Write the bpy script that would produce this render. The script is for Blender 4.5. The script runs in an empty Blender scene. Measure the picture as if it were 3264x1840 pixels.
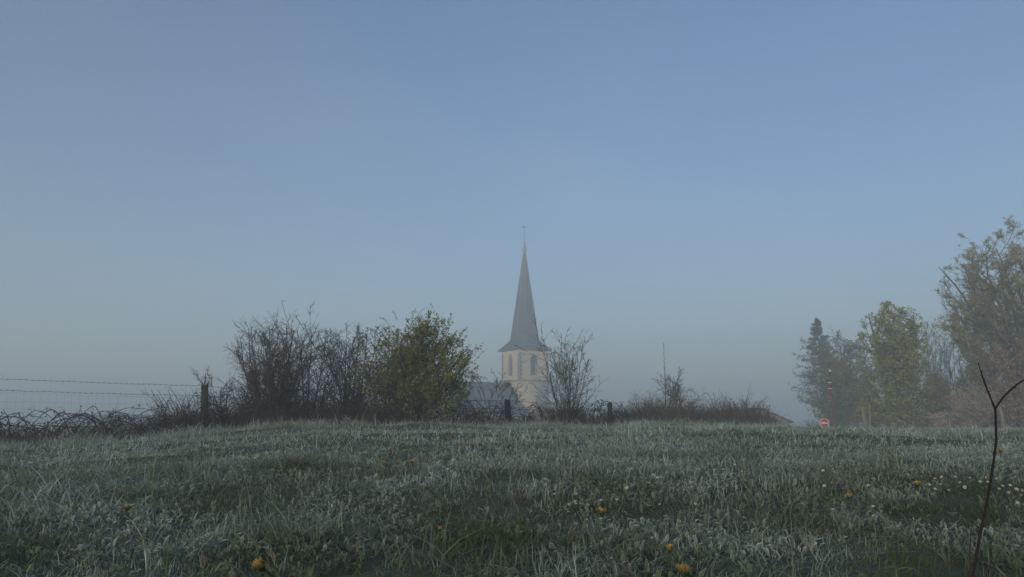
import bpy, math, random
import numpy as np
from mathutils import Vector

sc = bpy.context.scene
col = sc.collection
rng = np.random.default_rng(7)

# ------------------------------------------------------------------ camera
FPX, EYE, PITCH = 2562.0, 0.47, math.atan(420 / 2562.0)
cam = bpy.data.cameras.new('camera')
cam.sensor_width = 36.0
cam.lens = 36.0 * FPX / 3264.0
cam.clip_start, cam.clip_end = 0.02, 4000.0
camo = bpy.data.objects.new('camera', cam)
camo.location = (0, 0, EYE)
camo.rotation_euler = (math.pi / 2 + PITCH, 0, 0)
col.objects.link(camo)
sc.camera = camo

# ------------------------------------------------------------------ sky, sun, exposure
SUN_EL = math.radians(9.0)
SUN_AZ = math.radians(-155.0)          # behind the camera, to its left
world = bpy.data.worlds.new('World')
sc.world = world
world.use_nodes = True
wn, wl = world.node_tree.nodes, world.node_tree.links
sky = wn.new('ShaderNodeTexSky')
sky.sky_type = 'NISHITA'
sky.sun_disc = False
sky.sun_elevation = SUN_EL
sky.sun_rotation = SUN_AZ
sky.air_density = 1.0
sky.dust_density = 1.2
sky.ozone_density = 4.4
# thin uneven veil of high haze all over the dome
vt = wn.new('ShaderNodeTexCoord')
vm = wn.new('ShaderNodeMapping')
vm.inputs['Scale'].default_value = (1.0, 1.0, 2.6)
vm.inputs['Rotation'].default_value = (.15, .25, .5)
vn = wn.new('ShaderNodeTexNoise')
vn.inputs['Scale'].default_value = 1.7
vn.inputs['Detail'].default_value = 5
vn.inputs['Roughness'].default_value = .52
vn.inputs['Distortion'].default_value = .5
vr = wn.new('ShaderNodeMapRange')
vr.inputs['From Min'].default_value, vr.inputs['From Max'].default_value = .40, .72
vr.inputs['To Min'].default_value, vr.inputs['To Max'].default_value = 0.0, .22
vh = wn.new('ShaderNodeHueSaturation')
vh.inputs['Saturation'].default_value, vh.inputs['Value'].default_value = .62, 1.10
vx = wn.new('ShaderNodeMix')
vx.data_type = 'RGBA'
wl.new(vt.outputs['Generated'], vm.inputs['Vector'])
wl.new(vm.outputs[0], vn.inputs['Vector'])
wl.new(vn.outputs[0], vr.inputs['Value'])
wl.new(sky.outputs[0], vh.inputs['Color'])
wl.new(vr.outputs[0], vx.inputs['Factor'])
wl.new(sky.outputs[0], vx.inputs['A'])
wl.new(vh.outputs[0], vx.inputs['B'])
wl.new(vx.outputs['Result'], wn['Background'].inputs[0])
wn['Background'].inputs[1].default_value = 0.13
SUNV = Vector((math.sin(SUN_AZ) * math.cos(SUN_EL), math.cos(SUN_AZ) * math.cos(SUN_EL), math.sin(SUN_EL)))
sun = bpy.data.lights.new('sun', 'SUN')
sun.energy = 4.7
sun.angle = math.radians(3.0)
sun.color = (1.0, 0.87, 0.66)
suno = bpy.data.objects.new('sun', sun)
suno.rotation_euler = (-SUNV).to_track_quat('-Z', 'Y').to_euler()
suno.location = (-30, -40, 30)
col.objects.link(suno)
sc.view_settings.view_transform = 'Standard'
sc.view_settings.look = 'None'
sc.view_settings.gamma = 1.0
sc.view_settings.use_curve_mapping = False
sc.view_settings.exposure = 0.30
sc.render.engine = 'CYCLES'
sc.cycles.use_denoising = True
sc.cycles.max_bounces = 6
sc.cycles.diffuse_bounces = 3
sc.cycles.glossy_bounces = 2
sc.cycles.transmission_bounces = 2
sc.cycles.volume_bounces = 4

HAZE_DENSITY = 0.0061

# ------------------------------------------------------------------ helpers
def ray(px, py):
    u, v = (px - 1632) / FPX, (920 - py) / FPX
    c, s = math.cos(PITCH), math.sin(PITCH)
    return np.array([u, c - v * s, s + v * c])

def at(px, py, y):
    """world point seen at photo pixel (px, py) that stands y metres ahead"""
    d = ray(px, py)
    return np.array([0, 0, EYE]) + d * (y / d[1])

def sstep(a, b, x):
    t = np.clip((x - a) / (b - a), 0, 1)
    return t * t * (3 - 2 * t)

_ph = np.random.default_rng(3).uniform(0, 6.28, (40, 3))
def noise2(x, y, scale, seed=0, octaves=3):
    """cheap smooth noise, about -1..1"""
    out = 0
    amp, tot = 1.0, 0
    for o in range(octaves):
        for k in range(4):
            p = _ph[(seed * 7 + o * 4 + k) % 40]
            a = p[0]
            f = (0.75 + 0.5 * (p[1] / 6.28)) * 6.283 / scale * 2 ** o
            out = out + amp * 0.5 * np.sin((x * math.cos(a) + y * math.sin(a)) * f + p[2] + 1.3 * np.sin((x * math.sin(a) - y * math.cos(a)) * f * .6 + p[1]))
        tot += amp
        amp *= .55
    return out / tot

YC = [-400, 0, 1.0, 1.8, 4, 8, 14, 18, 22, 30, 45, 62, 80, 700]
ZC = [-.10, 0, .02, .06, .16, .25, .30, .295, .26, .06, -1.2, -2.2, -3.0, -3.2]
ZL = [-.10, 0, .02, .05, .11, .10, .07, .02, -.05, -.6, -1.6, -2.4, -3.0, -3.2]
YR = [-400, 0, 1.0, 1.8, 4, 8, 14, 22, 30, 38, 47, 62, 80, 700]
ZR = [-.10, 0, .02, .06, .15, .22, .225, .18, .10, .0, -.15, -1.6, -2.6, -3.2]
def ground_z(x, y):
    x, y = np.asarray(x, float), np.asarray(y, float)
    t = x / np.maximum(y, 3.0)
    c, l, r = np.interp(y, YC, ZC), np.interp(y, YC, ZL), np.interp(y, YR, ZR)
    wl_ = sstep(-.14, -.60, t)
    wr_ = sstep(.22, .52, t)
    z = c * (1 - wl_ - wr_) + l * wl_ + r * wr_
    for (px, d, h, s) in ((1400, 16.5, .075, .8), (2110, 19.5, .10, 1.1), (1010, 15.5, .05, 1.0), (760, 15.0, .05, .8), (1180, 16, .03, .6)):
        cx = (px - 1632) / FPX * d
        z = z + h * np.exp(-((x - cx) ** 2 + ((y - d) * .8) ** 2) / s ** 2)
    fade = sstep(1.0, 3.5, np.hypot(x, y)) * (1 - sstep(60, 120, np.hypot(x, y)))
    z = z + fade * (.022 * noise2(x, y, 2.3, 1, 2) + .03 * noise2(x, y, 7.0, 2, 2))
    return z

def gz(x, y):
    return float(ground_z(x, y))

def hit(px, py, h=0.0):
    """where the view ray of a photo pixel meets the field, h above the soil"""
    d = ray(px, py)
    y = np.arange(1.0, 60, .02)
    p = np.array([0, 0, EYE])[None] + d[None] * (y / d[1])[:, None]
    below = p[:, 2] < ground_z(p[:, 0], p[:, 1]) + h
    i = int(np.argmax(below)) if below.any() else int(np.argmin(p[:, 2] - ground_z(p[:, 0], p[:, 1]) - h))
    return p[i]

class MB:
    """collects polygons; build() links them as one mesh object"""
    def __init__(self):
        self.V, self.C, self.F, self.n = [], [], {}, 0
    def add(self, v, faces, c=None):
        v = np.asarray(v, float).reshape(-1, 3)
        for f in faces:
            f = np.asarray(f, int)
            if f.ndim == 1:
                f = f[None]
            self.F.setdefault(f.shape[1], []).append(f + self.n)
        self.V.append(v)
        if c is None:
            c = np.ones((len(v), 3))
        c = np.asarray(c, float)
        if c.ndim == 1:
            c = np.repeat(c[None], len(v), 0)
        self.C.append(c)
        self.n += len(v)
    def box(self, lo, hi, c=None, rot=None, loc=None):
        x0, y0, z0 = lo
        x1, y1, z1 = hi
        v = np.array([[x0, y0, z0], [x1, y0, z0], [x1, y1, z0], [x0, y1, z0], [x0, y0, z1], [x1, y0, z1], [x1, y1, z1], [x0, y1, z1]])
        if rot is not None:
            v = v @ np.array(rot).T
        if loc is not None:
            v = v + np.array(loc)
        self.add(v, [np.array([[0, 3, 2, 1], [4, 5, 6, 7], [0, 1, 5, 4], [1, 2, 6, 5], [2, 3, 7, 6], [3, 0, 4, 7]])], c)
    def prism(self, pts, ext, c=None):
        p = np.array(pts, float)
        n = len(p)
        q = p + np.array(ext, float)
        idx = np.arange(n)
        side = np.stack([idx, (idx + 1) % n, (idx + 1) % n + n, idx + n], 1)
        self.add(np.vstack([p, q]), [np.arange(n)[::-1], np.arange(n) + n, side], c)
    def tubes(self, P, r, n=4, c=None, caps=False):
        P = np.asarray(P, float)
        if P.ndim == 2:
            P = P[None]
        B, K, _ = P.shape
        r = np.broadcast_to(np.asarray(r, float), (B, K))
        if n == 3 and B > 60:         # fine twigs by the hundred: few rings, drawn out to a point
            return self.twigs(P, r, c)
        T = np.gradient(P, axis=1)
        T /= np.linalg.norm(T, axis=2, keepdims=True) + 1e-9
        ref = np.where(np.abs(T[:, :1, 2:3]) < .8, np.array([0, 0, 1.]), np.array([1., 0, 0]))
        U = np.cross(T, ref)
        U /= np.linalg.norm(U, axis=2, keepdims=True) + 1e-9
        W = np.cross(T, U)
        a = np.arange(n) / n * 2 * np.pi
        V = P[:, :, None] + r[:, :, None, None] * (np.cos(a)[None, None, :, None] * U[:, :, None] + np.sin(a)[None, None, :, None] * W[:, :, None])
        base = (np.arange(B)[:, None, None] * K + np.arange(K - 1)[None, :, None]) * n
        j = np.arange(n)[None, None]
        j2 = (j + 1) % n
        q = np.stack([base + j, base + j2, base + n + j2, base + n + j], -1).reshape(-1, 4)
        F = [q]
        if caps:
            for b in range(B):
                F.append(np.arange(n)[::-1] + b * K * n)
                F.append(np.arange(n) + (b * K + K - 1) * n)
        cc = None
        if c is not None:
            c = np.asarray(c, float)
            cc = c if c.ndim == 1 else np.repeat(c, K * n, 0)
        self.add(V.reshape(-1, 3), F, cc)
    def twigs(self, P, r, c):
        B, K, _ = P.shape
        idx = [0, K - 1] if K < 5 else [0, K // 2, K - 1]
        P, r = P[:, idx], r[:, idx]
        k = len(idx)
        T = unit(P[:, -1] - P[:, 0])
        U = unit(np.cross(T, np.where(np.abs(T[:, 2:3]) < .8, np.array([0, 0, 1.]), np.array([1., 0, 0]))))
        W = np.cross(T, U)
        a = np.arange(3) / 3 * 2 * np.pi
        ring = np.cos(a)[None, :, None] * U[:, None] + np.sin(a)[None, :, None] * W[:, None]
        V = P[:, :-1, None] + r[:, :-1, None, None] * ring[:, None]
        V = np.concatenate([V.reshape(B, (k - 1) * 3, 3), P[:, -1:]], 1)
        m = (k - 1) * 3 + 1
        b = np.arange(B)[:, None] * m
        j = np.arange(3)[None]
        j2 = (j + 1) % 3
        F = []
        if k == 3:
            F.append(np.stack([b + j, b + j2, b + 3 + j2, b + 3 + j], -1).reshape(-1, 4))
        o = (k - 2) * 3
        F.append(np.stack([b + o + j, b + o + j2, b + m - 1 + 0 * j], -1).reshape(-1, 3))
        if c is not None:
            c = np.asarray(c, float)
            c = c if c.ndim == 1 else np.repeat(c, m, 0)
        self.add(V.reshape(-1, 3), F, c)
    def lathe(self, prof, n=16, c=None, center=(0, 0, 0)):
        prof = np.array(prof, float)
        a = np.arange(n) / n * 2 * np.pi
        v = np.stack([prof[:, None, 0] * np.cos(a), prof[:, None, 0] * np.sin(a), np.repeat(prof[:, 1:2], n, 1)], -1) + np.array(center)
        K = len(prof)
        base = np.arange(K - 1)[:, None] * n
        j = np.arange(n)[None]
        q = np.stack([base + j, base + (j + 1) % n, base + n + (j + 1) % n, base + n + j], -1).reshape(-1, 4)
        self.add(v.reshape(-1, 3), [q, np.arange(n)[::-1], np.arange(n) + (K - 1) * n], c)
    def build(self, name, mat, parent=None, smooth=False, hascol=True):
        me = bpy.data.meshes.new(name)
        V = np.vstack(self.V).astype(np.float32)
        sizes, loops = [], []
        for k, fl in self.F.items():
            f = np.vstack(fl)
            sizes.append(np.full(len(f), k, np.int32))
            loops.append(f.ravel())
        sizes, loops = np.concatenate(sizes), np.concatenate(loops).astype(np.int32)
        me.vertices.add(len(V))
        me.vertices.foreach_set('co', V.ravel())
        me.loops.add(len(loops))
        me.loops.foreach_set('vertex_index', loops)
        me.polygons.add(len(sizes))
        me.polygons.foreach_set('loop_start', np.concatenate([[0], np.cumsum(sizes)[:-1]]).astype(np.int32))
        if smooth:
            me.polygons.foreach_set('use_smooth', np.ones(len(sizes), bool))
        if hascol:
            at_ = me.attributes.new('Col', 'FLOAT_COLOR', 'POINT')
            C = np.hstack([np.vstack(self.C), np.ones((len(V), 1))]).astype(np.float32)
            at_.data.foreach_set('color', C.ravel())
        me.materials.append(mat)
        me.update()
        me.validate()
        o = bpy.data.objects.new(name, me)
        col.objects.link(o)
        if parent is not None:
            o.parent = parent
        return o

def empty(name, loc, rz=0.0):
    o = bpy.data.objects.new(name, None)
    o.empty_display_size = .1
    o.location = loc
    o.rotation_euler = (0, 0, rz)
    col.objects.link(o)
    return o

def tag(o, label=None, cat=None, group=None, kind=None):
    for k, v in (('label', label), ('category', cat), ('group', group), ('kind', kind)):
        if v:
            o[k] = v
    return o

def copy_tree(o, parent=None):
    c = o.copy()
    col.objects.link(c)
    c.parent = parent
    for ch in [x for x in KIDS.get(o.name, [])]:
        copy_tree(ch, c)
    return c
KIDS = {}

# ------------------------------------------------------------------ materials
def material(name, color=(.5, .5, .5), rough=.8, spec=.25, attr=False, noise=0.0, nscale=6.0, c2=None, bump=0.0, bscale=40.0, stretch=(1, 1, 1), metal=0.0, trans=0.0):
    m = bpy.data.materials.new(name)
    m.use_nodes = True
    n, l = m.node_tree.nodes, m.node_tree.links
    b = n['Principled BSDF']
    b.inputs['Roughness'].default_value = rough
    b.inputs['Specular IOR Level'].default_value = spec
    b.inputs['Metallic'].default_value = metal
    src = None
    if attr:
        a = n.new('ShaderNodeAttribute')
        a.attribute_name = 'Col'
        src = a.outputs['Color']
    tc = n.new('ShaderNodeTexCoord')
    mp = n.new('ShaderNodeMapping')
    mp.inputs['Scale'].default_value = stretch
    l.new(tc.outputs['Object'], mp.inputs['Vector'])
    if noise > 0:
        t = n.new('ShaderNodeTexNoise')
        t.inputs['Scale'].default_value = nscale
        t.inputs['Detail'].default_value = 6
        t.inputs['Roughness'].default_value = .65
        l.new(mp.outputs[0], t.inputs['Vector'])
        r = n.new('ShaderNodeValToRGB')
        r.color_ramp.elements[0].position = .32
        r.color_ramp.elements[1].position = .68
        l.new(t.outputs[0], r.inputs[0])
        mx = n.new('ShaderNodeMix')
        mx.data_type = 'RGBA'
        if src is not None:
            l.new(src, mx.inputs['A'])
        else:
            mx.inputs['A'].default_value = (*color, 1)
        mx.inputs['B'].default_value = (*(c2 or color), 1)
        ml = n.new('ShaderNodeMath')
        ml.operation = 'MULTIPLY'
        ml.inputs[1].default_value = noise
        l.new(r.outputs[0], ml.inputs[0])
        l.new(ml.outputs[0], mx.inputs['Factor'])
        src = mx.outputs['Result']
    if src is not None:
        l.new(src, b.inputs['Base Color'])
    else:
        b.inputs['Base Color'].default_value = (*color, 1)
    if bump > 0:
        t2 = n.new('ShaderNodeTexNoise')
        t2.inputs['Scale'].default_value = bscale
        t2.inputs['Detail'].default_value = 5
        l.new(mp.outputs[0], t2.inputs['Vector'])
        bp = n.new('ShaderNodeBump')
        bp.inputs['Strength'].default_value = bump
        bp.inputs['Distance'].default_value = .02
        l.new(t2.outputs[0], bp.inputs['Height'])
        l.new(bp.outputs[0], b.inputs['Normal'])
    if trans > 0:
        tr = n.new('ShaderNodeBsdfTranslucent')
        if src is not None:
            l.new(src, tr.inputs['Color'])
        else:
            tr.inputs['Color'].default_value = (*color, 1)
        ms = n.new('ShaderNodeMixShader')
        ms.inputs[0].default_value = trans
        l.new(b.outputs[0], ms.inputs[1])
        l.new(tr.outputs[0], ms.inputs[2])
        l.new(ms.outputs[0], n['Material Output'].inputs['Surface'])
    return m

M = {}
M['soil'] = material('soil_and_moss', (.060, .066, .030), .95, .1, noise=.8, nscale=3.0, c2=(.14, .16, .11), bump=.6, bscale=30)
M['grass'] = material('frosted_grass', attr=True, rough=.75, spec=.15, trans=.38)
M['leaf'] = material('frosted_leaf', attr=True, rough=.7, spec=.2, trans=.33, noise=.16, nscale=300, c2=(.55, .60, .56))
M['bark'] = material('bark', attr=True, rough=.9, spec=.1, noise=.45, nscale=14, c2=(.05, .045, .038), bump=.5, bscale=60, stretch=(1, 1, .25))
M['twig'] = material('twig_bark', attr=True, rough=.85, spec=.15)
M['foliage'] = material('foliage', attr=True, rough=.65, spec=.2, trans=.10)
M['post'] = material('weathered_wood', (.085, .072, .055), .9, .1, noise=.9, nscale=7, c2=(.028, .026, .02), bump=.9, bscale=30, stretch=(3, 3, .35))
M['postpale'] = material('pale_weathered_wood', (.28, .25, .18), .9, .1, noise=.8, nscale=7, c2=(.11, .10, .07), bump=.8, bscale=30, stretch=(3, 3, .35))
M['yellow_olive'] = material('yellow_olive', (.075, .075, .02), .95, .05, noise=.6, nscale=30, c2=(.04, .045, .02), bump=.5, bscale=80)
M['wire'] = material('galvanised_wire', (.07, .072, .075), .6, .4, metal=.5)
M['render_wall'] = material('lime_render', (.55, .44, .28), .9, .15, noise=.75, nscale=.7, c2=(.38, .31, .21), bump=.3, bscale=8)
M['stone'] = material('cut_stone', (.20, .18, .155), .9, .15, noise=.6, nscale=2.5, c2=(.13, .12, .10), bump=.4, bscale=10)
M['dark'] = material('dark_opening', (.03, .03, .032), .8, .2)
M['slate'] = material('slate', (.018, .026, .040), .8, .15, noise=.8, nscale=2.6, c2=(.034, .042, .056), bump=.5, bscale=3.0, stretch=(2, 2, 5))
M['lead'] = material('lead_sheet', (.11, .12, .125), .5, .5, noise=.5, nscale=3, c2=(.07, .075, .08))
M['iron'] = material('wrought_iron', (.03, .03, .03), .5, .4, metal=.6)
M['cream'] = material('cream_render', (.62, .52, .36), .9, .1, noise=.4, nscale=1.5, c2=(.5, .42, .30))
M['greywall'] = material('grey_render', (.30, .29, .27), .9, .1, noise=.4, nscale=1.0, c2=(.2, .19, .18))
M['tile'] = material('roof_tile', (.14, .085, .06), .85, .2, noise=.6, nscale=3, c2=(.08, .06, .05), bump=.6, bscale=5, stretch=(1, 4, 4))
M['signred'] = material('sign_red', (.60, .010, .014), .5, .2, noise=.2, nscale=6, c2=(.48, .015, .018))
M['signwhite'] = material('sign_white', (.80, .78, .72), .4, .4, noise=.2, nscale=6, c2=(.65, .62, .56))
M['steel'] = material('steel', (.30, .31, .32), .45, .5, metal=.7)
M['polered'] = material('dark_red_paint', (.14, .018, .018), .6, .3, noise=.3, nscale=8, c2=(.10, .03, .025))
M['globe'] = material('opal_glass', (.72, .69, .56), .35, .4)
M['petal_y'] = material('yellow_petal', attr=True, rough=.6, spec=.2, trans=.25)
M['petal_w'] = material('white_petal', attr=True, rough=.6, spec=.2, trans=.2)

# ------------------------------------------------------------------ ground
def axis(lo, hi, fine_lo, fine_hi, step, grow):
    a = list(np.arange(fine_lo, fine_hi, step))
    s = step
    while a[-1] < hi:
        s *= grow
        a.append(a[-1] + s)
    s = step
    while a[0] > lo:
        s *= grow
        a.insert(0, a[0] - s)
    return np.array(a)

gx = axis(-480, 480, -9, 14, .22, 1.11)
gy = axis(-300, 560, 0, 26, .22, 1.11)
GX, GY = np.meshgrid(gx, gy)
mb = MB()
nx, ny = len(gx), len(gy)
i = (np.arange(ny - 1)[:, None] * nx + np.arange(nx - 1)[None]).ravel()
mb.add(np.stack([GX, GY, ground_z(GX, GY)], -1).reshape(-1, 3), [np.stack([i, i + 1, i + nx + 1, i + nx], 1)])
tag(mb.build('ground', M['soil'], smooth=True, hascol=False), 'frosted pasture rising gently to a low crest', 'ground', kind='structure')

# ------------------------------------------------------------------ grass (nobody could count it)
GREEN = np.array([.074, .115, .022])
GREEN2 = np.array([.115, .130, .028])
FROST = np.array([.74, .84, .75])
STRAW = np.array([.26, .22, .13])

def frost_patch(x, y):
    f = .60 + .44 * noise2(x, y, 1.3, 5, 3) + .22 * noise2(x, y, 5.5, 6, 2)
    f = f + .40 * sstep(2.0, 8.5, np.hypot(x, y)) - .19
    # patches where the grass stays dark and green
    for (px, py, s) in ((130, 1560, .35), (400, 1600, .22), (900, 1500, .30), (2150, 1470, .30), (2300, 1465, .3), (3020, 1640, .25), (1290, 1520, .2)):
        p = hit(px, py)
        f = f - .55 * np.exp(-((x - p[0]) ** 2 + (y - p[1]) ** 2) / (s * (.3 + .12 * p[1])) ** 2)
    return np.clip(f, 0.03, 1)

def sample(n, r0, r1, t0, t1, power=1.0):
    """points in the wedge in front of the camera, even per area when power = 1"""
    y = (r0 ** (2 * power) + rng.random(n) * (r1 ** (2 * power) - r0 ** (2 * power))) ** (.5 / power)
    t = t0 + rng.random(n) * (t1 - t0)
    return t * (y + 1.9), y        # wide enough for a step to either side

def blades(mb, x, y, h, w, lean, segs, straw=.03, frostgain=1.0):
    n = len(x)
    z = ground_z(x, y) - .012
    th = rng.random(n) * 2 * np.pi
    ph = th + np.pi / 2 + rng.normal(0, .5, n)
    t = np.linspace(0, 1, segs + 1)
    cx = x[:, None] + np.cos(th)[:, None] * (lean * h)[:, None] * t ** 1.8
    cy = y[:, None] + np.sin(th)[:, None] * (lean * h)[:, None] * t ** 1.8
    cz = z[:, None] + h[:, None] * (t - .38 * np.minimum(lean, 1.7)[:, None] * t ** 2.2)
    ww = w[:, None] * (1 - .9 * t[:-1] ** 1.6)
    L = np.stack([cx[:, :-1] - np.cos(ph)[:, None] * ww, cy[:, :-1] - np.sin(ph)[:, None] * ww, cz[:, :-1]], -1)
    Rr = np.stack([cx[:, :-1] + np.cos(ph)[:, None] * ww, cy[:, :-1] + np.sin(ph)[:, None] * ww, cz[:, :-1]], -1)
    tip = np.stack([cx[:, -1:], cy[:, -1:], cz[:, -1:]], -1)
    V = np.concatenate([np.stack([L, Rr], 2).reshape(n, segs * 2, 3), tip], 1)
    k = segs * 2 + 1
    base = np.arange(n)[:, None] * k
    F = []
    if segs > 1:
        s = np.arange(segs - 1)[None] * 2
        F.append(np.stack([base + s, base + s + 1, base + s + 3, base + s + 2], -1).reshape(-1, 4))
    F.append(np.concatenate([base + segs * 2 - 2, base + segs * 2 - 1, base + segs * 2], 1))
    fp = frost_patch(x, y)
    vt = np.concatenate([np.repeat(t[:-1], 2), [1.0]])
    fr = np.clip(frostgain * (fp[:, None] * (.22 + .95 * vt[None]) * (.25 + 1.4 * rng.random(n)[:, None] ** 1.3)), 0, 1)
    g = rng.random(n)[:, None]
    basec = GREEN * (1 - g) + GREEN2 * g
    basec = basec * (.75 + .5 * rng.random(n)[:, None])
    st = rng.random(n) < straw
    basec[st] = STRAW * (.5 + .6 * rng.random(st.sum())[:, None])
    C = basec[:, None] * (1 - fr[..., None]) + FROST * fr[..., None]
    mb.add(V.reshape(-1, 3), F, C.reshape(-1, 3))

grass = MB()
# near turf
for (n, r0, r1, t0, t1, hh, wv, segs) in (
        (58000, .75, 2.7, -.78, .78, .042, .0018, 3),
        (54000, 2.6, 4.6, -.78, .78, .042, .0021, 2),
        (62000, 4.4, 9.0, -.76, .78, .043, .0028, 2),
        (57000, 8.5, 17.5, -.74, .78, .056, .0044, 2),
        (40000, 16.5, 27, -.72, .80, .070, .0070, 1),
        (60000, 25, 50, .16, .84, .090, .013, 1)):
    x, y = sample(n, r0, r1, t0, t1, .8)
    tuft = np.clip(.95 + .85 * noise2(x, y, 1.1 if r0 < 9 else 2.6, 8, 3), .68, 2.0)
    h = hh * tuft * rng.lognormal(0, .38, n)
    w = wv * (.6 + .8 * rng.random(n))
    lean = np.abs(rng.normal(.95, .5, n))
    blades(grass, x, y, h, w, lean, segs)
# long lax blades lying over the turf near the camera, and tall tufts on the left
x, y = sample(7000, .9, 6.0, -.78, .78, .8)
blades(grass, x, y, rng.uniform(.07, .15, 7000), rng.uniform(.0016, .0034, 7000), rng.uniform(.9, 2.2, 7000), 5, straw=.10)
for (px, py, s, n, hh) in ((60, 1560, .45, 1500, .14), (150, 1600, .35, 1000, .13), (900, 1500, .35, 900, .12), (1010, 1740, .10, 160, .13), (1400, 1800, .06, 70, .13), (2300, 1470, .6, 1200, .12), (2100, 1450, .5, 900, .11)):
    p = hit(px, py)
    x, y = p[0] + rng.normal(0, s, n), p[1] + rng.normal(0, s, n)
    keep = y > 1.3
    x, y = x[keep], y[keep]
    n = len(x)
    blades(grass, x, y, hh * rng.lognormal(0, .3, n), rng.uniform(.0018, .0035, n), rng.uniform(.5, 1.8, n), 4, straw=.05)
# lone tall bents standing up from the turf and along the crest
n = 900
x, y = sample(n, 3.5, 21, -.72, .78, 1.0)
blades(grass, x, y, rng.uniform(.12, .24, n), rng.uniform(.0012, .0024, n) * (.6 + y * .06), rng.uniform(.1, .9, n), 4, straw=.45, frostgain=.7)
n = 500
px_ = rng.uniform(0, 2500, n)
y = 14.6 + 9.0 * np.clip((px_ - 100) / 2400, 0, 1) + rng.normal(0, .7, n)
blades(grass, (px_ - 1632) / FPX * y, y, rng.uniform(.16, .40, n), rng.uniform(.0022, .004, n), rng.uniform(.1, .8, n), 4, straw=.5, frostgain=.6)
# rank grass at the foot of the hedge and scattered tussocks along the crest
for k in range(120):
    px = rng.uniform(150, 2500)
    yy = 15.0 + 8.0 * max(0, (px - 100) / 2400) - rng.random() * 2.2
    cx = (px - 1632) / FPX * yy
    n = int(rng.uniform(90, 260))
    s = rng.uniform(.15, .5)
    x, y = cx + rng.normal(0, s, n), yy + rng.normal(0, s * .8, n)
    blades(grass, x, y, rng.uniform(.08, .22) * rng.lognormal(0, .35, n), rng.uniform(.003, .006, n), rng.uniform(.2, 1.5, n), 3, straw=.12)
for k in range(60):
    px = rng.uniform(1900, 3300)
    yy = rng.uniform(10, 42)
    cx = (px - 1632) / FPX * yy
    n = 180
    s = rng.uniform(.2, .7)
    x, y = cx + rng.normal(0, s * 1.6, n), yy + rng.normal(0, s, n)
    blades(grass, x, y, rng.uniform(.09, .16) * rng.lognormal(0, .3, n), rng.uniform(.004, .009, n), rng.uniform(.3, 1.4, n), 2, straw=.04)
tag(grass.build('frosted_grass', M['grass']), 'short green pasture grass rimmed with white frost', 'grass', kind='stuff')

# ------------------------------------------------------------------ broad frosted leaves of meadow herbs between the blades
def leaves(mb, x, y, z, th, L, W, up, curl, rows, fr, base):
    n = len(x)
    t = np.linspace(0, 1, rows)
    ang = up[:, None] - curl[:, None] * t
    dx = np.concatenate([np.zeros((n, 1)), np.cumsum(np.cos(ang[:, :-1]) / (rows - 1), 1)], 1) * L[:, None]
    dz = np.concatenate([np.zeros((n, 1)), np.cumsum(np.sin(ang[:, :-1]) / (rows - 1), 1)], 1) * L[:, None]
    prof = np.sin(np.pi * np.clip(.10 + .86 * t ** .85, 0, 1)) ** .8
    ww = W[:, None] * prof * (1 + .25 * rng.normal(0, 1, (n, rows)))
    fx, fy = np.cos(th)[:, None], np.sin(th)[:, None]
    roll = rng.normal(0, .45, n)[:, None]
    pts = []
    cs = (-1, -.74, 0, .74, 1) if rows > 3 else (-1, 0, 1)
    nc = len(cs)
    for s in cs:
        lift = .45 * ww * abs(s) + s * np.sin(roll) * ww
        pts.append(np.stack([x[:, None] + fx * dx - fy * s * ww * np.cos(roll), y[:, None] + fy * dx + fx * s * ww * np.cos(roll), z[:, None] + dz + lift], -1))
    V = np.stack(pts, 2)                     # n, rows, 3, 3
    k = rows * nc
    b = np.arange(n)[:, None, None] * k + np.arange(rows - 1)[None, :, None] * nc + np.arange(nc - 1)[None, None]
    q = np.stack([b, b + 1, b + nc + 1, b + nc], -1).reshape(-1, 4)
    e = np.array([1.35, .10, .03, .10, 1.35] if nc == 5 else [1.1, .08, 1.1])
    f = np.clip(fr[:, None, None] * (e[None, None] * (.55 + .6 * t[None, :, None]) + .04) * rng.uniform(.4, 1.4, (n, rows, nc)), 0, 1)
    C = base[:, None, None] * (1 - f[..., None]) + FROST * f[..., None]
    mb.add(V.reshape(-1, 3), [q], C.reshape(-1, 3))

herbs = MB()
for (nr, r0, r1, sz, rows) in ((1500, .9, 2.4, .56, 4), (3600, 2.3, 3.9, .54, 3), (3800, 3.7, 6.6, .62, 3), (1600, 6.2, 12, .9, 3)):
    x0, y0 = sample(int(nr * 1.5), r0, r1, -.78, .78, .75)
    keep = noise2(x0, y0, .9, 12, 3) + rng.normal(0, .25, len(x0)) > -.12        # herbs grow in patches
    x0, y0 = x0[keep], y0[keep]
    nr = len(x0)
    k = rng.integers(4, 9, nr)
    x, y = np.repeat(x0, k), np.repeat(y0, k)
    n = len(x)
    th = rng.random(n) * 6.283
    kind = np.repeat(rng.random(nr), k)
    L = np.where(kind < .5, rng.uniform(.030, .075, n), rng.uniform(.022, .045, n)) * sz
    W = L * np.where(kind < .6, rng.uniform(.10, .19, n), rng.uniform(.20, .33, n))
    x = x + rng.normal(0, .012, n)
    y = y + rng.normal(0, .012, n)
    z = ground_z(x, y) + rng.uniform(0, .03, n)
    fr = np.clip(frost_patch(x, y) * rng.uniform(.6, 1.35, n) + .12, 0, 1)
    g = np.repeat(rng.random(nr), k)[:, None]
    base = (np.array([.060, .100, .022]) * (1 - g) + np.array([.105, .125, .028]) * g) * rng.uniform(.7, 1.3, (n, 1))
    br = np.repeat(rng.random(nr) < .03, k)
    base[br] = np.array([.13, .065, .035])
    leaves(herbs, x, y, z, th, L, W, rng.uniform(.5, 1.45, n), rng.uniform(.4, 2.0, n), rows, fr, base)
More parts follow.
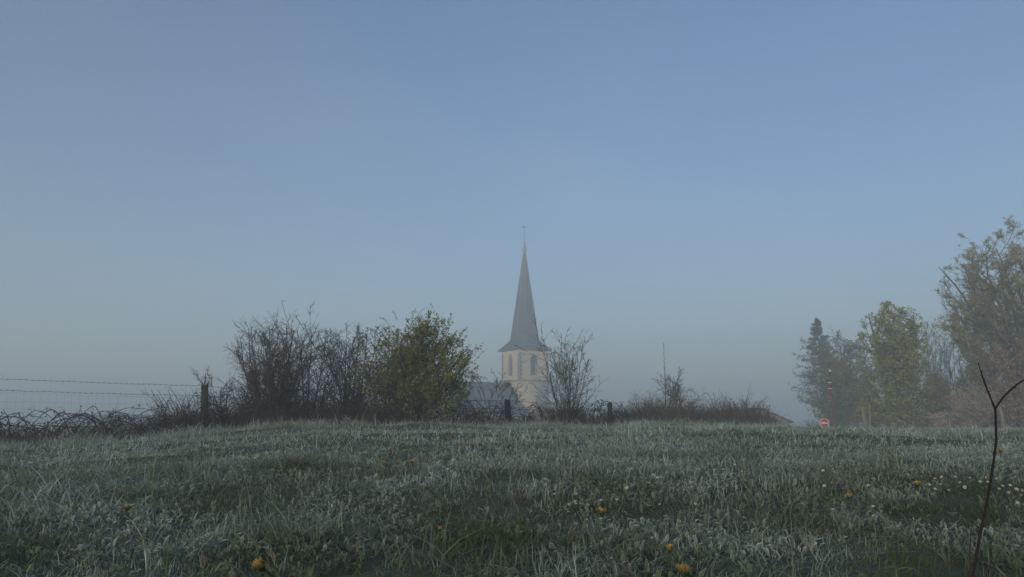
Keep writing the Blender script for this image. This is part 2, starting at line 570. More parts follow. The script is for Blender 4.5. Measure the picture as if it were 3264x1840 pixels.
# withered reddish-brown leaf clumps
for (px, py, k) in ((1663, 1593, 26), (1820, 1700, 30), (2210, 1680, 8), (1330, 1540, 10)):
    p = hit(px, py, .03)
    x, y = p[0] + rng.normal(0, .03, k), p[1] + rng.normal(0, .03, k)
    base = np.array([.17, .085, .05])[None] * rng.uniform(.5, 1.2, (k, 1))
    leaves(herbs, x, y, ground_z(x, y) + rng.uniform(.01, .04, k), rng.random(k) * 6.28, rng.uniform(.016, .034, k), rng.uniform(.003, .006, k), rng.uniform(.3, 1.3, k), rng.uniform(.5, 2.2, k), 4, rng.uniform(.2, .5, k), base)
tag(herbs.build('meadow_herbs', M['leaf'], smooth=True), 'low broad frost-edged leaves growing among the grass', 'leaves', kind='stuff')

# ------------------------------------------------------------------ plants
UP = np.array([0, 0, 1.0])
def unit(v):
    return v / (np.linalg.norm(v, axis=-1, keepdims=True) + 1e-9)

def grow(start, dirs, length, rad, K, jit, up, taper=.35):
    B = len(start)
    P = np.zeros((B, K, 3))
    P[:, 0] = start
    d = unit(np.asarray(dirs, float))
    upv = np.asarray(up, float)
    for k in range(1, K):
        P[:, k] = P[:, k - 1] + d * (length / (K - 1))[:, None]
        d = unit(d + rng.normal(0, jit, (B, 3)) + (upv if upv.ndim else UP * upv))
    r = rad[:, None] * np.linspace(1, taper, K)[None]
    return P, r

def spawn(P, r, length, n, t0, t1, ang, angsd, ratio, rratio, lsd=.25, shrink=.6):
    B, K, _ = P.shape
    idx = np.repeat(np.arange(B), n)
    m = len(idx)
    t = t0 + (t1 - t0) * rng.random(m)
    s = t * (K - 1)
    k = np.minimum(s.astype(int), K - 2)
    f = (s - k)[:, None]
    p = P[idx, k] * (1 - f) + P[idx, k + 1] * f
    tan = unit(P[idx, k + 1] - P[idx, k])
    rnd = unit(np.cross(tan, rng.normal(0, 1, (m, 3))))
    a = rng.normal(ang, angsd, m)[:, None]
    d = tan * np.cos(a) + rnd * np.sin(a)
    L = length[idx] * ratio * (1 - shrink * t) * np.exp(rng.normal(0, lsd, m))
    rr = r[idx, k] * rratio
    return p, d, L, rr

def leafquads(mb, pts, size, cols, droop=0.0, aspect=.6):
    n = len(pts)
    a = unit(rng.normal(0, 1, (n, 3)) - UP * droop)
    b = unit(np.cross(a, rng.normal(0, 1, (n, 3))))
    s = np.asarray(size)[:, None] if np.ndim(size) else np.full((n, 1), size)
    m = pts + a * s * .5
    V = np.stack([pts, m + b * s * aspect * .5, pts + a * s, m - b * s * aspect * .5], 1)
    i = np.arange(n)[:, None] * 4
    mb.add(V.reshape(-1, 3), [i + np.arange(4)[None]], np.repeat(cols, 4, 0))

def mixcol(n, a, b, var=.3):
    g = rng.random((n, 1))
    return (np.array(a) * (1 - g) + np.array(b) * g) * (1 + rng.uniform(-var, var, (n, 1)))

def along(P, n, t0=.15, t1=1.0):
    """n random points on each polyline"""
    B, K, _ = P.shape
    idx = np.repeat(np.arange(B), n)
    s = (t0 + (t1 - t0) * rng.random(len(idx))) * (K - 1)
    k = np.minimum(s.astype(int), K - 2)
    f = (s - k)[:, None]
    return P[idx, k] * (1 - f) + P[idx, k + 1] * f

DARK = np.array([.046, .038, .031])
BROWN = np.array([.060, .047, .038])

def bush(name, label, cat, px, y, height, spread, stems=9, fan=.55, lean=0.0, n2=8, n3=7, n4=4, thorn=1.15, colr=DARK, colt=None,
         r0=.022, twig=.0042, up=.06, jit=.16, leafn=0, leafsize=.03, leafa=None, leafb=None, leaf_t=.1, group=None, basew=.25, px_is_x=False, wild=.25, low=0, leafk=4, zoff=0.0, minr=0.0):
    """a many-stemmed shrub: stems, three orders of branches, buds or leaves"""
    x = (px - 1632) / FPX * y
    z = gz(x, y) + zoff
    root = empty(name, (x, y, z))
    tag(root, label, cat, group)
    a = rng.random(stems) * 6.283
    f = fan * np.sqrt(rng.random(stems))
    st = np.stack([np.cos(a) * basew * rng.random(stems) * spread, np.sin(a) * basew * .5 * rng.random(stems), np.full(stems, -.05)], 1)
    d = np.stack([np.cos(a) * f * spread + lean, np.sin(a) * f * .8, np.ones(stems)], 1)
    L = height * rng.uniform(.72, 1.08, stems) * (1 + .12 * f)
    P1, R1 = grow(st, d, L, r0 * rng.uniform(.6, 1.2, stems), 8, jit * .55, up, .22)
    P2, R2 = grow(*[q for q in (lambda s: s)(spawn(P1, R1, L, n2, .12, .97, .75, .25, .55, .6))], 6, jit, up, .3)
    L2 = np.linalg.norm(np.diff(P2, axis=1), axis=2).sum(1)
    p, dd, L3, rr = spawn(P2, R2, L2, n3, .12, 1., .8, .3, .52, .65, wild)
    P3, R3 = grow(p, dd, L3, np.maximum(rr, twig), 4, jit, up * .5, .45)
    p, dd, L4, rr = spawn(P3, R3, L3, n4, .15, 1., thorn, .3, .42, .8, .4)
    P4, R4 = grow(p, dd, np.maximum(L4, .03), np.maximum(rr * .8, twig * .75), 3, jit * .7, 0, .4)
    for P in (P1, P2, P3, P4):
        P[:, 1:, 2] = np.maximum(P[:, 1:, 2], -.05)
    colt = colr if colt is None else colt
    mb = MB()
    mb.tubes(P1, np.maximum(R1, twig * .9), 5, mixcol(len(P1), colr * .85, colr * 1.15))
    mb.build('trunk', M['bark'], root, True)
    mb = MB()
    mb.tubes(P2, np.maximum(R2, twig * .9), 4, mixcol(len(P2), colr * .9, colt))
    mb.tubes(P3, R3, 3, mixcol(len(P3), colt * .85, colt * 1.15))
    mb.tubes(P4, R4, 3, mixcol(len(P4), colt * .85, colt * 1.2))
    if low:      # dead stalks and suckers filling the foot of the shrub
        aa = rng.random(low) * 6.283
        rr_ = np.sqrt(rng.random(low)) * spread * .62
        s0 = np.stack([np.cos(aa) * rr_ * height * .55, np.sin(aa) * .35 * rng.random(low), np.full(low, -.04)], 1)
        PL, RL = grow(s0, np.stack([rng.normal(0, .3, low), rng.normal(0, .2, low), np.ones(low)], 1), height * rng.uniform(.15, .45, low), np.full(low, twig * 1.5), 5, .22, 0, .5)
        p, dd, L5, r5 = spawn(PL, RL, np.full(low, height * .3), 5, .2, 1., .9, .3, .5, .8)
        PM, RM = grow(p, dd, L5, np.maximum(r5, twig), 4, .25, -.03, .5)
        mb.tubes(PL, RL, 3, mixcol(len(PL), colt * .7, colt))
        mb.tubes(PM, RM, 3, mixcol(len(PM), colt * .7, colt))
    mb.build('crown', M['twig'], root)
    if leafn:
        mb = MB()
        pts = np.vstack([along(P4, leafk), along(P3, leafk)])
        pts = pts[rng.permutation(len(pts))[:leafn]]
        keep = pts[:, 2] > leaf_t * height
        pts = pts[keep]
        leafquads(mb, pts, leafsize * rng.uniform(.5, 1.3, len(pts)), mixcol(len(pts), leafa, leafb))
        mb.build('foliage', M['foliage'], root)
    return root

def bramble(name, label, px, y, length, height, canes=40, colr=(.052, .040, .037), leafn=120, leafcol=((.02, .025, .018), (.04, .045, .025)), arch=1.0, twig=.0045, group=None, fill=120, depth=.5, tall=()):
    """arching thorny canes over a tangle of old stems"""
    x0 = (px - 1632) / FPX * y
    root = empty(name, (x0, y, gz(x0, y)))
    tag(root, label, 'bramble', group)
    colr = np.array(colr)
    def local(xx, yy):
        return ground_z(x0 + xx, y + yy) - gz(x0, y)
    s = np.stack([rng.uniform(-.5, .5, canes) * length, rng.normal(0, depth * .4, canes), np.zeros(canes)], 1)
    s[:, 2] = local(s[:, 0], s[:, 1]) - .03
    sgn = np.where(rng.random(canes) < .5, -1, 1)
    span = rng.uniform(.35, 1.0, canes) * min(length * .55, 1.8)
    e = s + np.stack([sgn * span, rng.normal(0, depth * .4, canes), np.zeros(canes)], 1)
    e[:, 2] = local(e[:, 0], e[:, 1]) + rng.uniform(0, .35, canes) * height
    K = 14
    t = np.linspace(0, 1, K)
    hh = height * rng.uniform(.45, 1.05, canes) * arch
    P = s[:, None] * (1 - t)[None, :, None] + e[:, None] * t[None, :, None]
    P[:, :, 2] += hh[:, None] * 4 * (t * (1 - t))[None] * (1.25 - .5 * t)[None]
    P += np.cumsum(rng.normal(0, .012, P.shape), 1)
    r = twig * 1.35 * np.linspace(1.2, .6, K)[None] * rng.uniform(.6, 1.3, (canes, 1))
    mb = MB()
    mb.tubes(P, r, 4, mixcol(canes, colr * .8, colr * 1.3))
    mb.build('trunk', M['bark'], root, True)
    mb = MB()
    Lc = span + hh
    p, dd, L2, rr = spawn(P, r, Lc, 7, .1, 1., .9, .35, .16, .7)
    P2, R2 = grow(p, dd, L2, np.maximum(rr, twig * .7), 4, .22, 0, .5)
    mb.tubes(P2, R2, 3, mixcol(len(P2), colr * .8, colr * 1.4))
    if fill:
        f0 = np.stack([rng.uniform(-.55, .55, fill) * length, rng.normal(0, depth * .45, fill), np.zeros(fill)], 1)
        f0[:, 2] = local(f0[:, 0], f0[:, 1]) - .03
        PF, RF = grow(f0, np.stack([rng.normal(0, .5, fill), rng.normal(0, .4, fill), np.ones(fill)], 1), height * rng.uniform(.4, 1.0, fill), np.full(fill, twig), 5, .28, 0, .6)
        mb.tubes(PF, RF, 3, mixcol(fill, colr * .8, colr * 1.3))
        p, dd, L3, r3 = spawn(PF, RF, np.full(fill, height), 8, .05, 1., 1.0, .35, .34, .8)
        PG, RG = grow(p, dd, L3, np.maximum(r3, twig * .7), 4, .25, -.02, .5)
        mb.tubes(PG, RG, 3, mixcol(len(PG), colr * .8, colr * 1.5))
    mb.build('crown', M['twig'], root)
    if leafn:
        mb = MB()
        pts = np.vstack([along(P2, 2), along(P, 3)])
        pts = pts[rng.permutation(len(pts))[:leafn]]
        leafquads(mb, pts, rng.uniform(.025, .06, len(pts)), mixcol(len(pts), *leafcol), .3, .75)
        mb.build('foliage', M['foliage'], root)
    return root

def thicket(name, label, px0, px1, ytop, y, n=520, depth=.8, twig=.006, ca=(.055, .043, .036), cb=(.09, .072, .055), peak=.5, spikes=30, leafn=0, leafcol=None, side=6):
    """a dense dome of fine upright and arching twigs"""
    x0, x1 = (px0 - 1632) / FPX * y, (px1 - 1632) / FPX * y
    cx, w = (x0 + x1) / 2, (x1 - x0) / 2
    zb = gz(cx, y)
    H = 1.22 * (float(at((px0 + px1) / 2, ytop, y)[2]) - zb)
    root = empty(name, (cx, y, zb))
    tag(root, label, 'shrub')
    u = rng.uniform(-1, 1, n)
    v = rng.uniform(-1, 1, n)
    pk = peak * 2 - 1
    us = np.where(u < pk, (u - pk) / (1 + pk + 1e-6), (u - pk) / (1 - pk + 1e-6))
    dome = H * np.clip(1 - np.abs(us) ** 2.4, .12, 1) ** .6 * (1 - .35 * v ** 2) * (1 + .13 * noise2(u * w, v, .9, 11, 2))
    st = np.stack([u * w, v * depth, ground_z(cx + u * w, y + v * depth) - zb - .03], 1)
    L = dome * rng.uniform(.6, 1.0, n)
    L[:spikes] *= rng.uniform(1.0, 1.35, min(spikes, n))
    P, R = grow(st, np.stack([rng.normal(0, .5, n) + us * .35, rng.normal(0, .4, n), np.ones(n)], 1), L * 1.12, twig * rng.uniform(.9, 1.7, n), 6, .26, 0, .45)
    mb = MB()
    k = max(12, n // 12)
    mb.tubes(P[:k], R[:k] * 1.5, 4, mixcol(k, ca, cb))
    mb.build('trunk', M['bark'], root, True)
    mb = MB()
    mb.tubes(P[k:], R[k:], 3, mixcol(n - k, ca, cb))
    p, d, L2, r = spawn(P, R, L, side, .15, 1., .85, .35, .36, .75)
    P2, R2 = grow(p, d, L2, np.maximum(r, twig * .7), 4, .25, -.02, .5)
    mb.tubes(P2, R2, 3, mixcol(len(P2), ca, cb))
    mb.build('crown', M['twig'], root)
    if leafn:
        lf = MB()
        pts = along(P2, 1 + leafn // len(P2))[:leafn]
        leafquads(lf, pts, rng.uniform(.02, .05, len(pts)), mixcol(len(pts), *leafcol), .2, .7)
        lf.build('foliage', M['foliage'], root)
    return root

def crown_tree(name, label, px, y, ytop, blobs, leafn, leafsize, ca, cb, trunk_r=.2, limbs=16, colr=(.07, .06, .045), stems=1, lean=0.0, aspect=.6, shell=.5, tw=1.0, upw=.05, k_=1.0, cat='tree', nside=10, shoots=0):
    """trunk, limbs towards each crown lobe, leafy twigs filling the lobes; blobs = (px, py, radius_px_x, radius_px_y, depth offset)"""
    x = (px - 1632) / FPX * y
    zb = gz(x, y)
    h = at(px, ytop, y)[2] - zb
    root = empty(name, (x, y, zb))
    tag(root, label, cat)
    O = np.array([x, y, zb])
    colr = np.array(colr)
    mb = MB()
    st = np.stack([rng.normal(0, .25 * k_, stems) if stems > 1 else np.zeros(1), rng.normal(0, .25 * k_, stems) if stems > 1 else np.zeros(1), np.full(stems, -.15)], 1)
    P0, R0 = grow(st, np.stack([np.full(stems, lean) + rng.normal(0, .06, stems), rng.normal(0, .06, stems), np.ones(stems)], 1), np.full(stems, h * .93), trunk_r * rng.uniform(.7, 1, stems), 12, .04, .03, .12)
    mb.tubes(P0, R0, 8, mixcol(stems, colr * .9, colr * 1.1))
    mb.build('trunk', M['bark'], root, True)
    cr, lf = MB(), MB()
    tot = sum(b_[2] * b_[3] for b_ in blobs)
    for (bx, by, rx, ry, dy) in blobs:
        c = at(bx, by, y + dy) - O
        sx, sz = rx / FPX * y, ry / FPX * y
        share = rx * ry / tot
        nt = max(6, int(limbs * 10 * share))
        v = unit(rng.normal(0, 1, (nt, 3))) * (rng.random((nt, 1)) ** (1 / 3 * (1 - shell) + .05))
        tips = c + v * np.array([sx, sx * .85, sz])
        # limbs rise from the nearest stem at a lower height
        k = rng.integers(0, stems, nt)
        tz = np.clip((tips[:, 2] - rng.uniform(.25, .6, nt) * np.hypot(tips[:, 0], tips[:, 1]) - .1 * h) / (h * .93), .06, .95) * 11
        i0 = np.minimum(tz.astype(int), 10)
        f = (tz - i0)[:, None]
        src = P0[k, i0] * (1 - f) + P0[k, i0 + 1] * f
        K = 6
        t = np.linspace(0, 1, K)
        P1 = src[:, None] * (1 - t)[None, :, None] + tips[:, None] * t[None, :, None]
        P1[:, :, 2] -= (.10 * np.linalg.norm(tips - src, axis=1))[:, None] * (4 * t * (1 - t))[None]
        P1[:, 1:-1] += rng.normal(0, .035 * sx, (nt, K - 2, 3))
        L1 = np.linalg.norm(tips - src, axis=1)
        R1 = np.linspace(1, .25, K)[None] * (trunk_r * .16 * tw)
        cr.tubes(P1, np.maximum(R1, .012 * k_) * np.ones((nt, 1)), 4, mixcol(nt, colr * .8, colr * 1.15))
        p, d, L2, r = spawn(P1, R1 * np.ones((nt, 1)), np.full(nt, min(sx, sz) * .8), nside, .35, 1., .7, .3, .6, .5)
        P2, R2 = grow(p, d, L2, np.maximum(r, .011 * k_), 5, .2, upw, .5)
        cr.tubes(P2, R2, 3, mixcol(len(P2), colr * .8, colr * 1.2))
        p, d, L3, r = spawn(P2, R2, L2, 4, .2, 1., .75, .3, .6, .7)
        P3, R3 = grow(p, d, L3, np.maximum(r, .008 * k_), 4, .2, upw, .6)
        cr.tubes(P3, R3, 3, mixcol(len(P3), colr * .8, colr * 1.3))
        n = int(leafn * share)
        if n:
            pts = np.vstack([along(P3, 1 + n // len(P3)), along(P2, 1 + n // (3 * len(P2)), .4)])
            pts = pts[rng.permutation(len(pts))[:n]]
            pts = pts + rng.normal(0, .05 * k_, pts.shape)
            pts[:, 2] = np.maximum(pts[:, 2], .1)
            clump = .72 + .5 * (noise2(pts[:, 0] * 1.0 + pts[:, 1], pts[:, 2], 1.6 * k_, 9, 2)[:, None] * .5 + .5)
            leafquads(lf, pts, leafsize * rng.uniform(.5, 1.4, len(pts)), mixcol(len(pts), ca, cb) * clump, .2, aspect)
    if shoots:       # long lax shoots reaching past the outline
        b_ = [blobs[q] for q in rng.integers(0, len(blobs), shoots)]
        c = np.array([at(q[0], q[1], y + q[4]) for q in b_]) - O
        rad = np.array([[q[2] / FPX * y, q[2] / FPX * y * .8, q[3] / FPX * y] for q in b_])
        v = unit(rng.normal(0, 1, (shoots, 3)) + np.array([.25, 0, .55]))
        PS, RS = grow(c + v * rad * .8, v + np.array([0, 0, .35]), rng.uniform(.25, .6, shoots), np.full(shoots, .011 * k_), 8, .10, -.11, .5)
        cr.tubes(PS, RS, 3, mixcol(shoots, colr * .8, colr * 1.2))
        pts = along(PS, 13, .1)
        leafquads(lf, pts, leafsize * rng.uniform(.5, 1.1, len(pts)), mixcol(len(pts), ca, cb), .2, aspect)
    cr.build('crown', M['twig'], root)
    if lf.n:
        lf.build('foliage', M['foliage'], root)
    return root

# ------------------------------------------------------------------ field fence with barbed wire
FX = [(-14.0, 14.0), ((668 - 1632) / FPX * 17.3, 17.3), (((1148) - 1632) / FPX * 19.2, 19.2), ((1625 - 1632) / FPX * 21.3, 21.3), ((1942 - 1632) / FPX * 23.2, 23.2)]
FTOP = [1.46, at(672, 1228, 17.3)[2], 1.10, at(1620, 1275, 21.3)[2], at(1940, 1284, 23.2)[2]]
fence = empty('wire_fence', (FX[1][0], FX[1][1], gz(*FX[1])))
tag(fence, 'barbed wire and mesh fence on old wooden posts running through the hedge', 'fence')
FO = np.array(fence.location)
def post_mesh(h, r, lean, n=11, seed=0):
    g = np.random.default_rng(seed)
    mb = MB()
    K = 9
    t = np.linspace(0, 1, K)
    a = np.arange(n) / n * 6.283
    rad = r * (1 + .10 * g.normal(0, 1, n))[None] * (1.0 - .10 * t)[:, None] * (1 + .03 * g.normal(0, 1, (K, n)))
    V = np.stack([rad * np.cos(a) + (lean[0] * h * t)[:, None], rad * np.sin(a) + (lean[1] * h * t)[:, None], np.repeat((h * t)[:, None], n, 1)], -1)
    V[-1, :, 2] += .02 * g.normal(0, 1, n) + .15 * r * np.cos(a + 1)
    base = np.arange(K - 1)[:, None] * n
    j = np.arange(n)[None]
    q = np.stack([base + j, base + (j + 1) % n, base + n + (j + 1) % n, base + n + j], -1).reshape(-1, 4)
    mb.add(V.reshape(-1, 3), [q])
    top = np.vstack([V[-1], V[-1].mean(0)[None] + [[0, 0, -.012]]])
    mb.add(top, [np.stack([np.arange(n), (np.arange(n) + 1) % n, np.full(n, n)], 1)])
    return mb
for i, ((x, y), zt) in enumerate(zip(FX, FTOP)):
    zb = gz(x, y) - .12
    o = post_mesh(zt - zb, (.07, .078, .06, .08, .078)[i], ((0, 0), (-.055, .02), (.03, 0), (-.08, 0), (-.02, .03))[i], seed=i + 3).build('fence_post', M['post'], fence, hascol=False)
    o.location = (x - FO[0], y - FO[1], zb - FO[2])
mo = MB()                              # yellow-olive strip down one side of the big post
x, y = FX[1]
zb = gz(x, y) - .12
t = np.linspace(.1, 1, 10)
h1 = FTOP[1] - zb
ang = np.linspace(2.5, 3.9, 6)
rr = .083 * (1 - .10 * t)[:, None] * (1 + .05 * rng.normal(0, 1, (10, 6)))
V = np.stack([rr * np.cos(ang) - .055 * h1 * t[:, None], rr * np.sin(ang) + .02 * h1 * t[:, None], np.repeat((h1 * t)[:, None], 6, 1)], -1)
q = (np.arange(9)[:, None] * 6 + np.arange(5)[None]).ravel()
mo.add(V.reshape(-1, 3), [np.stack([q, q + 1, q + 7, q + 6], 1)])
o = mo.build('side_strip', M['yellow_olive'], fence, True, hascol=False)
o.location = (x - FO[0], y - FO[1], zb - FO[2])

def wire_pts(drop, n=46, sag=.03, wob=.006, last=5):
    pts = []
    for k in range(last - 1):
        a = np.array([*FX[k], FTOP[k] - drop[k]])
        b = np.array([*FX[k + 1], FTOP[k + 1] - drop[k + 1]])
        off = np.array([0, -.085, 0])
        t = np.linspace(0, 1, n)[: n if k == last - 2 else n - 1]
        p = a[None] * (1 - t)[:, None] + b[None] * t[:, None] + off
        p[:, 2] -= sag * 4 * t * (1 - t)
        p += rng.normal(0, wob, p.shape) * [0, .5, 1]
        pts.append(p)
    return np.vstack(pts) - FO
def scaled(d0, d1):
    return [d0, d1, d1, d1 * .95, d1 * .95]
barbed = []
for (d0, d1) in ((.0, .02), (.235, .225)):
    p = wire_pts(scaled(d0, d1), 60, .05, .003)
    mb = MB()
    mb.tubes(p, .0030, 4)
    w = mb.build('barbed_wire', M['wire'], fence, hascol=False)
    # barbs twisted round the strand
    seg = np.linalg.norm(np.diff(p, axis=0), axis=1)
    cum = np.concatenate([[0], np.cumsum(seg)])
    s = np.arange(.05, cum[-1], .105)
    c = np.stack([np.interp(s, cum, p[:, k]) for k in range(3)], 1)
    mb = MB()
    for k in range(2):
        d = unit(rng.normal(0, 1, (len(c), 3))) * .020
        mb.tubes(np.stack([c - d, c + d], 1), .0032, 3)
    tw = c + rng.normal(0, .001, c.shape)
    mb.tubes(np.stack([tw - [.012, 0, 0], tw + [.012, 0, 0]], 1), .0055, 4)
    tag(mb.build('barbs', M['wire'], w, hascol=False), kind='stuff')
nets = []
for d0 in (.30, .47, .62, .78):
    p = wire_pts(scaled(d0, d0 * .93), 60, .04, .007, 2)
    nets.append(p)
    mb = MB()
    mb.tubes(p, .0011, 3)
    mb.build('mesh_wire', M['wire'], fence, hascol=False)
stay = MB()
stay.tubes(np.array([[0, 0, 0], [.004, 0, .25], [0, 0, .5]]), .0009, 3)
first = None
for k in range(2, 59, 1):
    tpos = nets[0][k]
    if first is None:
        first = stay.build('stay_wire', M['wire'], fence, hascol=False)
        o = first
    else:
        o = first.copy()
        col.objects.link(o)
    o.location = (tpos[0], tpos[1], tpos[2] - .48)
    o.rotation_euler = (0, rng.normal(0, .03), 0)

# ------------------------------------------------------------------ hedge along the fence
PLUM = np.array([.058, .044, .042])
OLIVE = np.array([.055, .048, .028])
bramble('bramble_bush', 'low dark tangle of arching bramble canes under the open barbed wire', 130, 14.6, 3.4, .50, 60, twig=.0055, leafn=260, fill=460)
bramble('bramble_bush', 'thin straggling bramble with a few dark leaves between bramble tangle and olive-streaked post', 400, 15.8, 1.5, .40, 14, leafn=110, leafcol=((.012, .013, .012), (.02, .022, .018)), fill=90)
bush('thorn_bush', 'small wispy bare shrub rising under the open wire', 'shrub', 388, 15.9, .62, .6, 5, n2=6, n3=5, n4=2, colr=PLUM, r0=.008, twig=.0035, leafn=26, leafsize=.06, leafa=(.012, .013, .012), leafb=(.02, .022, .018), low=30)
thicket('thorn_thicket', 'reddish twiggy low thicket just beside the olive-streaked fence post', 505, 668, 1252, 17.0, 420, .5, twig=.0042, ca=(.045, .032, .030), cb=(.075, .052, .045), peak=.6, spikes=40, leafn=160, leafcol=((.07, .035, .02), (.06, .05, .02)))
thicket('thorn_thicket', 'sparse low brown scrub between bramble tangle and reddish thicket', 380, 540, 1325, 16.2, 150, .4, twig=.004, ca=(.045, .036, .030), cb=(.07, .055, .042))
bush('thorn_bush', 'lowest bare thorn bush of the hedge, crowding the olive-streaked fence post', 'shrub', 752, 17.9, 1.25, 1.0, 11, fan=.7, lean=0.0, n2=10, n3=7, n4=4, colr=DARK, colt=np.array([.078, .060, .053]), r0=.016, jit=.10, twig=.0046, low=260)
bush('thorn_bush', 'slim bare thorn bush between the widest and the straight spiked one', 'shrub', 905, 18.4, 2.05, .7, 9, fan=.5, n2=11, n3=8, n4=5, colr=DARK, colt=np.array([.072, .057, .050]), r0=.020, jit=.08, twig=.0046, low=200)
bush('thorn_bush', 'bare thorny bush fanning out widest beside the olive-streaked fence post', 'shrub', 868, 17.8, 2.2, .9, 14, fan=.62, lean=0.0, n2=11, n3=7, n4=4, colr=DARK, colt=np.array([.075, .058, .052]), r0=.022, jit=.10, low=420)
bush('thorn_bush', 'bare thorny bush with the straightest spiked leader of the hedge', 'shrub', 985, 18.3, 2.3, .85, 11, fan=.6, n2=11, n3=6, n4=5, colr=DARK, colt=np.array([.070, .055, .048]), r0=.024, jit=.09, low=420)
bush('thorn_bush', 'dark bare thorn bush with ivy at its trunk beside the green hawthorn', 'shrub', 1110, 18.6, 2.1, .7, 9, fan=.5, n2=10, n3=8, n4=4, colr=DARK, r0=.030, jit=.10, low=320, leafn=900, leafsize=.045, leafa=(.018, .026, .012), leafb=(.032, .040, .016), leaf_t=.05)
bush('hawthorn_bush', 'pale olive half-leafed bush against the large green hawthorn', 'shrub', 1215, 18.4, 1.95, .9, 10, fan=.7, n2=9, n3=7, n4=3, colr=OLIVE, colt=np.array([.085, .075, .05]), r0=.02, leafn=9000, leafsize=.040, leafa=(.12, .13, .045), leafb=(.20, .19, .085), leaf_t=.35, low=360)
crown_tree('hawthorn_bush', 'large round green-leaved hawthorn, fullest bush of the hedge', 1345, 18.2, 1000,
           [(1285, 1065, 80, 62, .1), (1395, 1052, 80, 58, 0), (1180, 1120, 62, 75, .2), (1170, 1200, 55, 60, .1), (1345, 1105, 105, 78, 0), (1455, 1110, 66, 66, .1), (1405, 1160, 108, 82, -.2), (1285, 1160, 92, 80, .1), (1480, 1180, 50, 66, 0), (1350, 1230, 125, 66, 0), (1225, 1180, 55, 60, .1), (1440, 1235, 70, 54, 0)],
           24000, .044, (.115, .145, .024), (.25, .25, .052), .045, 30, colr=(.060, .050, .034), stems=5, k_=.36, cat='shrub', shell=.75, upw=.06, shoots=70)
for (px, y, ln, ht, lab) in ((760, 17.6, 2.0, .62, 'dark brown bramble undergrowth at the foot of the widest thorn bush'),
                             (960, 18.0, 2.0, .70, 'dark brown bramble undergrowth beneath the straight spiked thorn bush'),
                             (1180, 18.3, 2.0, .66, 'dark brown bramble undergrowth beneath the pale olive bush'),
                             (1400, 18.6, 1.8, .55, 'dark brown bramble undergrowth beneath the large green hawthorn')):
    bramble('bramble_bush', lab, px, y, ln, ht, 34, colr=(.062, .050, .040), twig=.0055, leafn=220, leafcol=((.03, .026, .018), (.06, .045, .03)), fill=260)
bramble('bramble_bush', 'brown bramble tangle around the leaning post below the church', 1560, 21.0, 2.2, .62, 36, colr=(.060, .046, .042), leafn=120, leafcol=((.06, .045, .03), (.07, .06, .03)), fill=220)
bush('budding_tree', 'small yellow-green budding tree forking in a vee before the church', 'tree', 1572, 25.0, 2.0, 1.35, 6, fan=.9, n2=9, n3=7, n4=3, colr=np.array([.085, .075, .045]), colt=np.array([.13, .115, .06]), r0=.020, up=.03, leafn=900, leafsize=.032, leafa=(.13, .13, .05), leafb=(.18, .16, .07), leaf_t=.3, basew=.05, twig=.0062)
bush('budding_shrub', 'upright budding shrub with long straight shoots over a dense dark base', 'shrub', 1803, 20.6, 2.1, .62, 11, fan=.62, n2=9, n3=6, n4=2, thorn=.7, colr=np.array([.045, .038, .030]), colt=np.array([.075, .066, .042]), r0=.014, up=.10, jit=.10, leafn=2100, leafsize=.030, leafa=(.12, .12, .06), leafb=(.16, .15, .08), leaf_t=.3, low=260)
bramble('bramble_bush', 'dark leafless bramble thicket at the foot of the budding shrub', 1790, 20.9, 1.5, .58, 22, colr=(.038, .032, .028), leafn=300, leafcol=((.03, .03, .018), (.05, .045, .025)), fill=240)
bramble('bramble_bush', 'bramble with one long arching shoot over the ivy-topped post', 1925, 23.0, 1.7, .55, 24, colr=(.050, .040, .036), leafn=260, leafcol=((.025, .022, .02), (.05, .04, .03)), fill=170, arch=1.25)
thicket('thorn_thicket', 'low olive-brown domed thicket in front of the small bare trees', 1975, 2262, 1256, 27.5, 1300, .9, ca=(.090, .066, .044), cb=(.17, .13, .085), peak=.55, leafn=1500, leafcol=((.06, .055, .025), (.09, .075, .04)))
thicket('thorn_thicket', 'low brown thicket linking the ivy-topped post to the domed thicket', 1890, 2040, 1294, 25.5, 650, .7, ca=(.075, .062, .050), cb=(.13, .105, .08), spikes=14)
thicket('thorn_thicket', 'low purplish-brown thicket where the hedge ends beside the house gable', 2215, 2456, 1272, 28.5, 1250, .9, ca=(.095, .068, .058), cb=(.17, .125, .10), peak=.5, spikes=60)

